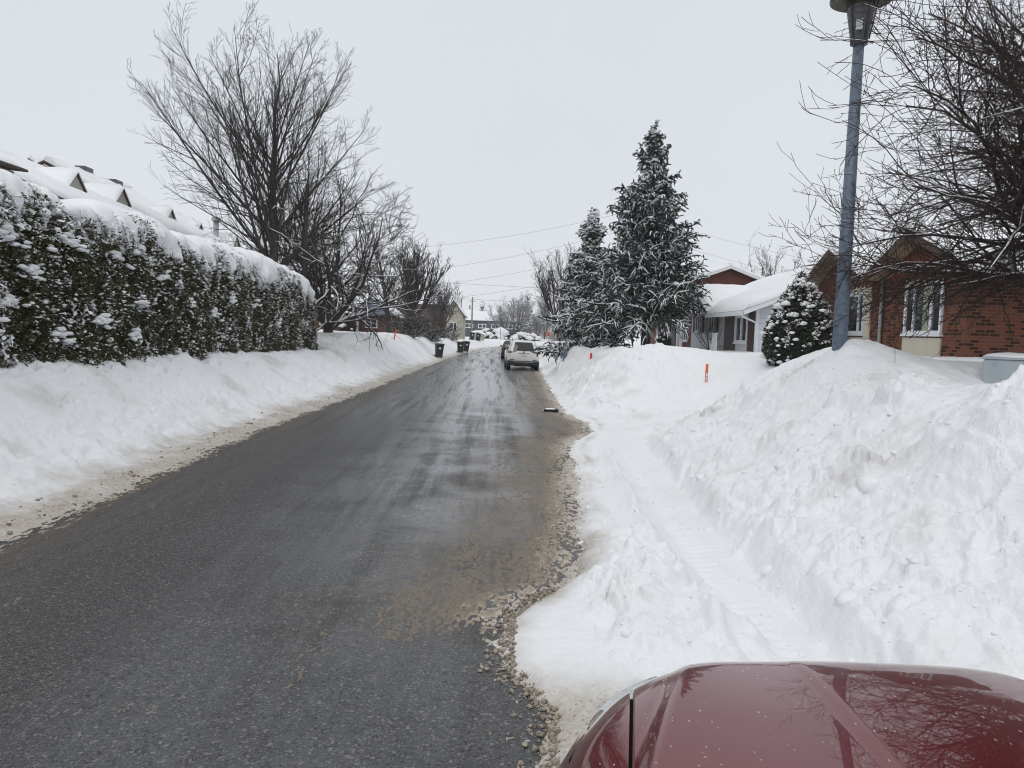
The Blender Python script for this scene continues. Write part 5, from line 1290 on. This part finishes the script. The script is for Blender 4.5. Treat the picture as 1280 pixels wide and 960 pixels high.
# ---- wheeled bins
def make_bin():
    t = empty('wheeled_bin', (0, 0, 0))
    b = MB(); n = 5
    rings = []
    for z, wx, y0, y1 in ((.06, .23, -.24, .24), (.30, .245, -.26, .27), (.93, .285, -.33, .34), (.98, .30, -.35, .36)):
        rings.append([(-wx, y0, z), (wx, y0, z), (wx, y1, z), (-wx, y1, z)])
    vs = [v for r in rings for v in r]; fs = [(0, 3, 2, 1)] + [(i * 4 + j, i * 4 + (j + 1) % 4, (i + 1) * 4 + (j + 1) % 4, (i + 1) * 4 + j) for i in range(3) for j in range(4)] + [(12, 13, 14, 15)]
    bm = bmesh.new(); bv = [bm.verts.new(v) for v in vs]; [bm.faces.new([bv[i] for i in f]) for f in fs]
    bmesh.ops.bevel(bm, geom=[e for e in bm.edges if abs(e.verts[0].co.z - e.verts[1].co.z) > .03], offset=.035, segments=2, affect='EDGES')
    b.bm(bm); b.build('body', MAT['black'], t)
    l = MB(); l.bevbox(-.325, .325, -.40, .40, .982, 1.03, .018); l.bevbox(-.27, .27, -.33, .30, 1.0, 1.075, .03); lid = l.build('lid', MAT['black'], t)
    h = MB(); h.tube([(-.27, .43, .93), (.27, .43, .93)], .018, 8); h.box(-.26, -.23, .34, .44, .9, .95); h.box(.23, .26, .34, .44, .9, .95); h.build('handle', MAT['black'], t)
    for s in (-1, 1):
        w_ = MB(); w_.tube([(s * .25, .25, .11), (s * .31, .25, .11)], .11, 16); w_.build('wheel', MAT['rubber'], t)
    s = MB(); s.box(-.075, .075, -.318, -.305, .66, .78); st = s.build('sticker', MAT['sign_white'], t)
    return t
def copy_tree(o, parent=None):
    c = o.copy(); COL.objects.link(c)
    if parent is not None: c.parent = parent
    for ch in list(o.children): copy_tree(ch, c)
    return c
bin0 = make_bin()
for i, (x, y, rz, lean, lab) in enumerate((
    (-3.98, 56.5, 14, 3, 'black wheeled bin nearest the camera, standing alone by the left bank'),
    (-3.05, 71.5, 8, 0, 'black wheeled bin, front one of the touching pair'),
    (-2.75, 76.5, 20, 4, 'black wheeled bin, back one of the touching pair, partly hidden'),
    (-2.95, 104, 12, 6, 'far black wheeled bin, left one of the last two before the bend'),
    (-2.15, 106, -10, 7, 'farthest black wheeled bin, right one of the last two before the bend'))):
    b = bin0 if i == 0 else copy_tree(bin0)
    b.location = (x, y, max(snow_z(x, y), 0) - .02); b.rotation_euler = (0, radians(lean), radians(rz))
    tag(b, lab, 'wheeled bin', 'black wheeled bins along the left bank')

def ice_slab():
    x, y = 1.62, 20.6
    t = tag(empty('ice_slab', (x, y, 0)), 'dark slab of ice with a snowy top lying on the sandy road', 'ice slab')
    bm = bmesh.new(); bmesh.ops.create_cube(bm, size=1); bmesh.ops.subdivide_edges(bm, edges=bm.edges[:], cuts=3, use_grid_fill=True)
    rng = np.random.default_rng(8)
    for v in bm.verts: v.co = Vector((v.co.x * .36, v.co.y * .2, v.co.z * .07 + .03)) + Vector(rng.normal(0, .016, 3))
    MB().bm(bm, True).build('block', MAT['dark_ice'], t)
    blobs('snow', np.array([[-.07, 0, .07], [.03, .02, .068], [-.14, .0, .05]]), np.array([[.12, .09, .03], [.11, .08, .026], [.07, .06, .03]]), MAT['snowp'], t, 2, rng, .2)
ice_slab()

# ------------------------------------------------------------------ overhead cables
def cable(label, a, b, sag, r):
    n = 40; a = np.array(a, float); b = np.array(b, float); k = np.linspace(0, 1, n)[:, None]
    P = a * (1 - k) + b * k; P[:, 2] -= sag * 4 * (k * (1 - k))[:, 0]
    o = tubes('overhead_cable', [(P[None], np.full((1, n), r), 4)], MAT['wire'])
    tag(o, label, 'cable', 'overhead cables across the street end')
def tower():
    x, y = 26.5, 160.
    t = tag(empty('cable_tower', (x, y, .5)), 'steel cable tower hidden behind the tall spruce', 'pylon')
    MB().tube([(0, 0, -1), (0, 0, 30)], [.35, .16], 10).build('mast', MAT['steel'], t)
    for z in (29.0, 23.5, 18.5): MB().box(-.12, .12, -2.2, 2.2, z - .1, z + .1).build('crossarm', MAT['steel'], t)
# heights of the cables at the left and right ends
for i, (la, zl_, zr_, zm, lab) in enumerate(((0, 21.5, 21.0, 26.0, 'topmost overhead cable crossing the grey sky'), (1, 15.5, 16.5, 22.4, 'second overhead cable from the top'), (2, 12.2, 12.6, 18.6, 'third overhead cable from the top'), (3, 9.6, 9.6, 14.6, 'fourth overhead cable from the top'))):
    cable(lab + ', left of the spruces', (-40, 175, zl_ - 2.5), (27, 160, zm + 1.8), 2.2, .028)
    cable(lab + ', right of the spruces', (27, 160, zm + 1.8), (115, 150, zr_ - 8), 3.0, .024)
tower()
for i, (za, zb_, lab) in enumerate(((11.5, 10.6, 'upper of the two level low cables by the utility poles'), (8.9, 7.7, 'lower of the two level low cables by the utility poles'))):
    cable(lab, (-30, 140, za), (60, 140, zb_), .8, .022)
# ------------------------------------------------------------------ cars
def rring(y0, y1, hw, r, z, k=7):
    pts = []
    for cx_, cy_, a0 in ((hw - r, y1 - r, 0), (-hw + r, y1 - r, 90), (-hw + r, y0 + r, 180), (hw - r, y0 + r, 270)):
        for i in range(k):
            a = radians(a0 + 90 * i / (k - 1)); pts.append((cx_ + r * cos(a), cy_ + r * sin(a), z))
    return pts
def ring_stack(levels, top=True, bottom=True):
    m = MB(); n = 28; vs = []
    for (z, y0, y1, hw, r) in levels: vs += rring(y0, y1, hw, r, z)
    fs = [(i * n + j, i * n + (j + 1) % n, (i + 1) * n + (j + 1) % n, (i + 1) * n + j) for i in range(len(levels) - 1) for j in range(n)]
    m.add(vs, fs, True)
    if bottom: m.f.append(tuple(range(n))[::-1]); m.sm.append(False)
    if top: m.f.append(tuple((len(levels) - 1) * n + j for j in range(n))); m.sm.append(True)
    return m
def wheel(t, x, y, r, w):
    s = 1 if x > 0 else -1
    o = MB().lathe([(r * .62, -w / 2), (r * .92, -w / 2), (r, -w * .36), (r, w * .36), (r * .92, w / 2), (r * .62, w / 2)], 28).build('wheel', MAT['rubber'], t)
    o.location = (x, y, r); o.rotation_euler = (0, s * pi / 2, 0)
    m = MB(); m.lathe([(r * .62, w * .40), (r * .60, w * .34), (r * .1, w * .30), (.001, w * .31)], 28)
    for k in range(5):
        a = k * 2 * pi / 5; m.tube([(r * .1 * cos(a), r * .1 * sin(a), w * .36), (r * .6 * cos(a), r * .6 * sin(a), w * .41)], [.04, .028], 6)
    m.build('rim', MAT['alloy'], o)
def car(name, label, loc, rz, paint, L=4.6, scale=1.0, suv=True, roll=0.):
    t = tag(empty(name, loc, rz), label, 'car'); t.rotation_euler = (0, roll, rz)
    k = 1.0 if suv else .88
    lv = [(.24, .35, L - .3, .80, .25), (.32, .10, L - .15, .88, .3), (.44, .03, L - .05, .91, .32), (.62, .0, L, .922, .34), (.84 * k, .015, L - .03, .924, .34), (.98 * k, .05, L - .14, .912, .34), (1.03 * k, .075, L - .3, .895, .33), (1.065 * k, .10, L - 1.15, .87, .3),
          (1.30 * k, .20, L - 1.62, .80, .26), (1.50 * k, .33, L - 2.02, .725, .22), (1.60 * k, .42, L - 2.25, .675, .2), (1.655 * k, .55, L - 2.5, .59, .2), (1.675 * k, .8, L - 2.8, .45, .2)]
    Z = np.array(lv)
    y0f = lambda z: np.interp(z, Z[:, 0], Z[:, 1]); y1f = lambda z: np.interp(z, Z[:, 0], Z[:, 2]); hwf = lambda z: np.interp(z, Z[:, 0], Z[:, 3])
    ring_stack(lv).build('body', MAT[paint], t)
    def patch(nm, mat, za, zb, xa, xb, off=.012, n=5, nx=8, par=None):
        """strip of the tail: xa/xb are functions of z"""
        vs = []; zz = np.linspace(za, zb, n)
        for z in zz:
            for x in np.linspace(xa(z), xb(z), nx):
                rr_ = np.interp(z, Z[:, 0], Z[:, 4]); hw = hwf(z); e = max(0, abs(x) - (hw - rr_)); cv = rr_ - sqrt(max(0, rr_ * rr_ - e * e))
                vs.append((x, y0f(z) - off + cv, z))
        fs = [(i * nx + j, i * nx + j + 1, (i + 1) * nx + j + 1, (i + 1) * nx + j) for i in range(n - 1) for j in range(nx - 1)]
        return MB().add(vs, fs, True).build(nm, MAT[mat], par or t)
    rw = patch('rear_window', 'car_glass', 1.085 * k, 1.57 * k, lambda z: -(hwf(z) - .06), lambda z: hwf(z) - .06)
    for s in (-1, 1):
        patch('tail_light', 'tail', .955 * k, 1.07 * k, lambda z: min(s * (.34 + (1.07 * k - z) * 3.2), s * (hwf(z) - .012)), lambda z: max(s * (.34 + (1.07 * k - z) * 3.2), s * (hwf(z) - .012)), .02)
        patch('reflector', 'black', .575, .61, lambda z: min(s * .52, s * .76), lambda z: max(s * .52, s * .76), .014)
        vs = []; ya = [(.0, .45, 2.75), (1, .62, 2.22)]
        sw = MB(); za, zb = 1.10 * k, 1.50 * k
        for (p0, p1) in ((.02, .48), (.52, .98)):
            pts = []
            for z, lo, hi in ((za, .42, L - 1.42), (zb, .62, L - 2.06)):
                for p in (p0, p1): pts.append((s * (hwf(z) + .006), lo + (hi - lo) * p, z))
            sw.add(pts, [(0, 1, 3, 2)])
        sw.build('side_window', MAT['car_glass'], t)
        mr = MB(); mr.bevbox(s * .90 - .0, s * 1.06, L - 1.72, L - 1.62, 1.05 * k, 1.20 * k, .03) if s > 0 else mr.bevbox(-1.06, -.90, L - 1.72, L - 1.62, 1.05 * k, 1.20 * k, .03)
        mr.build('wing_mirror', MAT['black'], t)
        if suv: MB().tube([(s * .60, .62, 1.60), (s * .60, .72, 1.70), (s * .60, L - 2.75, 1.72), (s * .60, L - 2.6, 1.63)], .022, 8).build('roof_rail', MAT['black'], t)
        wheel(t, s * .80, .82, .345 * (1 if suv else .93), .225); wheel(t, s * .80, L - .92, .345 * (1 if suv else .93), .225)
        for y in (.82, L - .92):
            a = MB(); a.tube([(s * .70, y, .36), (s * .926, y, .36)], .40, 24); a.build('wheel_arch', MAT['black'], t)
    b = MB(); b.bevbox(-.905, .905, -.025, .42, .27, .53 if suv else .36, .05); b.build('rear_bumper', MAT['black'], t)
    if suv: MB().bevbox(-.55, .55, -.04, -.02, .44, .475, .006).build('bumper_strip', MAT['alloy'], t)
    p = patch('licence_plate', 'plate', .80 * k, .925 * k, lambda z: -.155, lambda z: .155, .022)
    ph = patch('plate_recess', 'grey_trim', .935 * k, .985 * k, lambda z: -.34, lambda z: .34, .02)
    bd = MB(); bd.lathe([(.001, 0), (.055, 0), (.055, .012), (.001, .012)], 16); o = bd.build('badge', MAT['steel'], t); o.location = (0, y0f(1.03 * k) - .02, 1.03 * k); o.rotation_euler = (pi / 2, 0, 0)
    # windscreen
    vs = []
    for z in (1.085 * k, 1.52 * k):
        for x in (-1, 1): vs.append((x * (hwf(z) - .12), y1f(z) + .02, z))
    MB().add(vs, [(0, 1, 3, 2)]).build('windscreen', MAT['car_glass'], t)
    w_ = MB(); w_.tube([(0.02, y0f(1.12 * k) - .03, 1.12 * k), (.36, y0f(1.2 * k) - .03, 1.17 * k)], .012, 6); w_.build('wiper', MAT['black'], rw)
    ex = MB(); ex.tube([(.55, .2, .27), (.55, -.02, .27)], .035, 8); ex.box(-.5, .5, .5, 3.2, .20, .30); ex.build('exhaust', MAT['void'], t)
    return t
car('white_car', 'white sport utility car with black bumper, parked at the right bank seen from behind', (1.71, 43.15, 0), radians(1.2), 'paint_white', roll=radians(.9))
car('dark_red_car', 'dark red car parked ahead of the white car and mostly hidden by it', (1.55, 60.5, 0), radians(-2), 'paint_wine', 4.4, suv=False)

def red_car():
    CX = 1.21; HW = .975; r = .60; Yf = 2.715; bow = .045
    t = tag(empty('burgundy_car', (CX, 0, 0)), 'burgundy car whose speckled glossy hood fills the lower right corner', 'car')
    def edge(x, y):
        yb = y + bow * (x / HW) ** 2
        qx = np.abs(x) - (HW - r); qy = yb - (Yf - r)
        d = np.sqrt(np.maximum(qx, 0) ** 2 + np.maximum(qy, 0) ** 2) + np.minimum(np.maximum(qx, qy), 0) - r
        return -d
    def yout(x):
        ax = np.abs(x); e = np.clip(ax - (HW - r), 0, r)
        return Yf - r + np.sqrt(np.maximum(r * r - e * e, 0)) - bow * (x / HW) ** 2
    wg = lambda y: np.clip(.715 + .19 * (2.45 - y), .66, .87)
    wc = lambda y: np.clip(.57 + .38 * (2.42 - y), .50, .80)
    w2 = lambda y: .165 + .07 * (2.42 - y)
    def height(x, y):
        ax = np.abs(x)
        z = 1.030 + .060 * (2.6 - y) - .018 * (x / .9) ** 2
        fr = ss(2.72, 2.3, y)
        z = z - (.022 * ss(wc(y) - .025, wc(y) + .055, ax) + .11 * np.maximum(ax - wc(y), 0)) * (.35 + .65 * fr)
        z = z + .009 * np.where(x < 0, ss(w2(y) + .035, w2(y) - .025, ax), ss(w2(y) + .42, w2(y) - .1, ax)) * fr
        e = np.maximum(edge(x, y), 0); R_ = .26
        k = np.clip(1 - e / R_, 0, 1)
        z = z - .17 * (1 - np.sqrt(np.maximum(1 - k ** 2.3, 0))) - .05 * np.exp(-e / .22)
        return z
    def grid(nm, S, xf, y_r, mat, nq=150):
        q = np.linspace(0, 1, nq) ** .8
        Sg, Qg = np.meshgrid(S, q, indexing='ij'); y = y_r + Qg * 1.1
        for _ in range(12):
            x = xf(Sg, y); y = y_r + Qg * (yout(x) - y_r)
        P = np.stack([x, y, height(x, y)], -1)
        skirt = P[:, -1:].copy(); skirt[..., 2] -= .10
        if nm == 'hood': P = np.concatenate([P, skirt], 1)
        i = np.arange(P.shape[0] * P.shape[1]).reshape(P.shape[:2])
        f = np.stack([i[:-1, :-1], i[1:, :-1], i[1:, 1:], i[:-1, 1:]], -1).reshape(-1, 4)
        # turned-down lips along the side seams
        V = P.reshape(-1, 3); n = len(V); lips = []
        for row, dx in ((P[0], 0), (P[-1], 0)):
            low = row.copy(); low[:, 2] -= .03; V = np.concatenate([V, low])
        a = i[0]; b = np.arange(n, n + P.shape[1]); c = i[-1]; d = np.arange(n + P.shape[1], n + 2 * P.shape[1])
        f = np.concatenate([f, np.stack([a[:-1], a[1:], b[1:], b[:-1]], -1), np.stack([c[1:], c[:-1], d[:-1], d[1:]], -1)])
        return link_mesh(nm, np_mesh(nm, V, f, True), MAT[mat], t)
    grid('hood', np.linspace(-1, 1, 260), lambda s, y: s * wg(y), 1.32, 'paint_red')
    for sg in (-1, 1):
        S = np.linspace(0, 1, 90)
        if sg < 0: S = S[::-1]
        grid('fender', S, lambda s, y: sg * (wg(y) + .010 + (HW - .002 - wg(y) - .010) * s), .85, 'paint_red')
    # lower body, bumper and the rest of the car
    Yr = -1.95
    lv = [(.20, Yr + .3, Yf - .15, HW - .12, .5), (.28, Yr + .08, Yf + .02, HW - .03, .58), (.45, Yr, Yf + .16, HW + .0, .62), (.62, Yr, Yf + .17, HW + .012, .64), (.72, Yr, Yf + .10, HW + .012, .63), (.79, Yr, Yf + .0, HW + .002, r), (.815, Yr + .02, Yf - .03, HW - .012, r)]
    ring_stack(lv, top=False).build('body', MAT['paint_red'], t)
    lv = [(.80, Yr + .02, .95, HW - .02, .3), (1.0, Yr + .04, 1.30, HW - .03, .3), (1.07, Yr + .06, 1.31, HW - .05, .3), (1.35, Yr + .25, .78, HW - .20, .26), (1.56, Yr + .45, .36, HW - .31, .25), (1.63, Yr + .7, .1, HW - .42, .25)]
    ring_stack(lv).build('cabin', MAT['paint_red'], t)
    MB().add([(-.80, 1.29, 1.10), (.80, 1.29, 1.10), (.60, .42, 1.54), (-.60, .42, 1.54)], [(0, 1, 2, 3)]).build('windscreen', MAT['car_glass'], t)
    for s in (-1, 1):
        MB().add([(s * (HW - .06), 1.0, 1.12), (s * (HW - .06), -1.5, 1.12), (s * (HW - .275), -1.2, 1.5), (s * (HW - .275), .3, 1.5)], [(0, 1, 2, 3)]).build('side_window', MAT['car_glass'], t)
        m = MB(); a, b = sorted((s * .94, s * 1.14)); m.bevbox(a, b, .98, 1.08, 1.06, 1.2, .03); m.build('wing_mirror', MAT['paint_red'], t)
        wheel(t, s * (HW - .10), 1.85, .33, .21); wheel(t, s * (HW - .10), -1.1, .33, .21)
        # seam bed under the hood gap
        yy = np.linspace(1.32, 2.50, 30); vs = []
        for y in yy:
            x = s * (wg(y) + .005); z = float(height(np.array(x), np.array(y))) - .032
            vs += [(x - .02, y, z), (x + .02, y, z)]
        MB().add(vs, [(2 * i, 2 * i + 1, 2 * i + 3, 2 * i + 2) for i in range(29)]).build('hood_seam', MAT['void'], t)
        # headlight: a clear wedge wrapped round the front corner, lower than the fender
        n, mz = 16, 6; vs = []
        for i in range(n):
            a = radians(46 + 30 * i / (n - 1))
            for j in range(mz):
                f = j / (mz - 1); z = .66 + .15 * f
                rr_ = r + .068 + .11 * i / (n - 1) - .05 * f ** 2 + .010 * sin(pi * f)
                vs.append((s * (HW - r + rr_ * cos(a)), Yf - r + rr_ * sin(a) * 1.03 - .01, z))
        fs = [(i * mz + j, (i + 1) * mz + j, (i + 1) * mz + j + 1, i * mz + j + 1) for i in range(n - 1) for j in range(mz - 1)]
        hl = MB().add(vs, fs, True)
        # top edge back to the body
        tp = []
        for i in range(n):
            a = radians(46 + 30 * i / (n - 1)); rr_ = r + .018 + .11 * i / (n - 1)
            tp += [(s * (HW - r + rr_ * cos(a)), Yf - r + rr_ * sin(a) * 1.03 - .01, .811), (s * (HW - r + (r - .05) * cos(a)), Yf - r + (r - .05) * sin(a) - .01, .83)]
        hl.add(tp, [(2 * i, 2 * i + 2, 2 * i + 3, 2 * i + 1) for i in range(n - 1)], True)
        h = hl.build('headlight', MAT['lampclear'], t)
        g = MB(); a = radians(60); g.lathe([(.001, 0), (.05, .0), (.07, .035), (.075, .04)], 18); q = g.build('reflector_bowl', MAT['alloy'], h)
        q.location = (s * (HW - r + .62 * cos(a)), Yf - r + .62 * sin(a), .73); q.rotation_euler = (-pi / 2, 0, 0)
    MB().bevbox(-.45, .45, Yf + .12, Yf + .185, .47, .60, .02).build('grille', MAT['black'], t)
red_car()
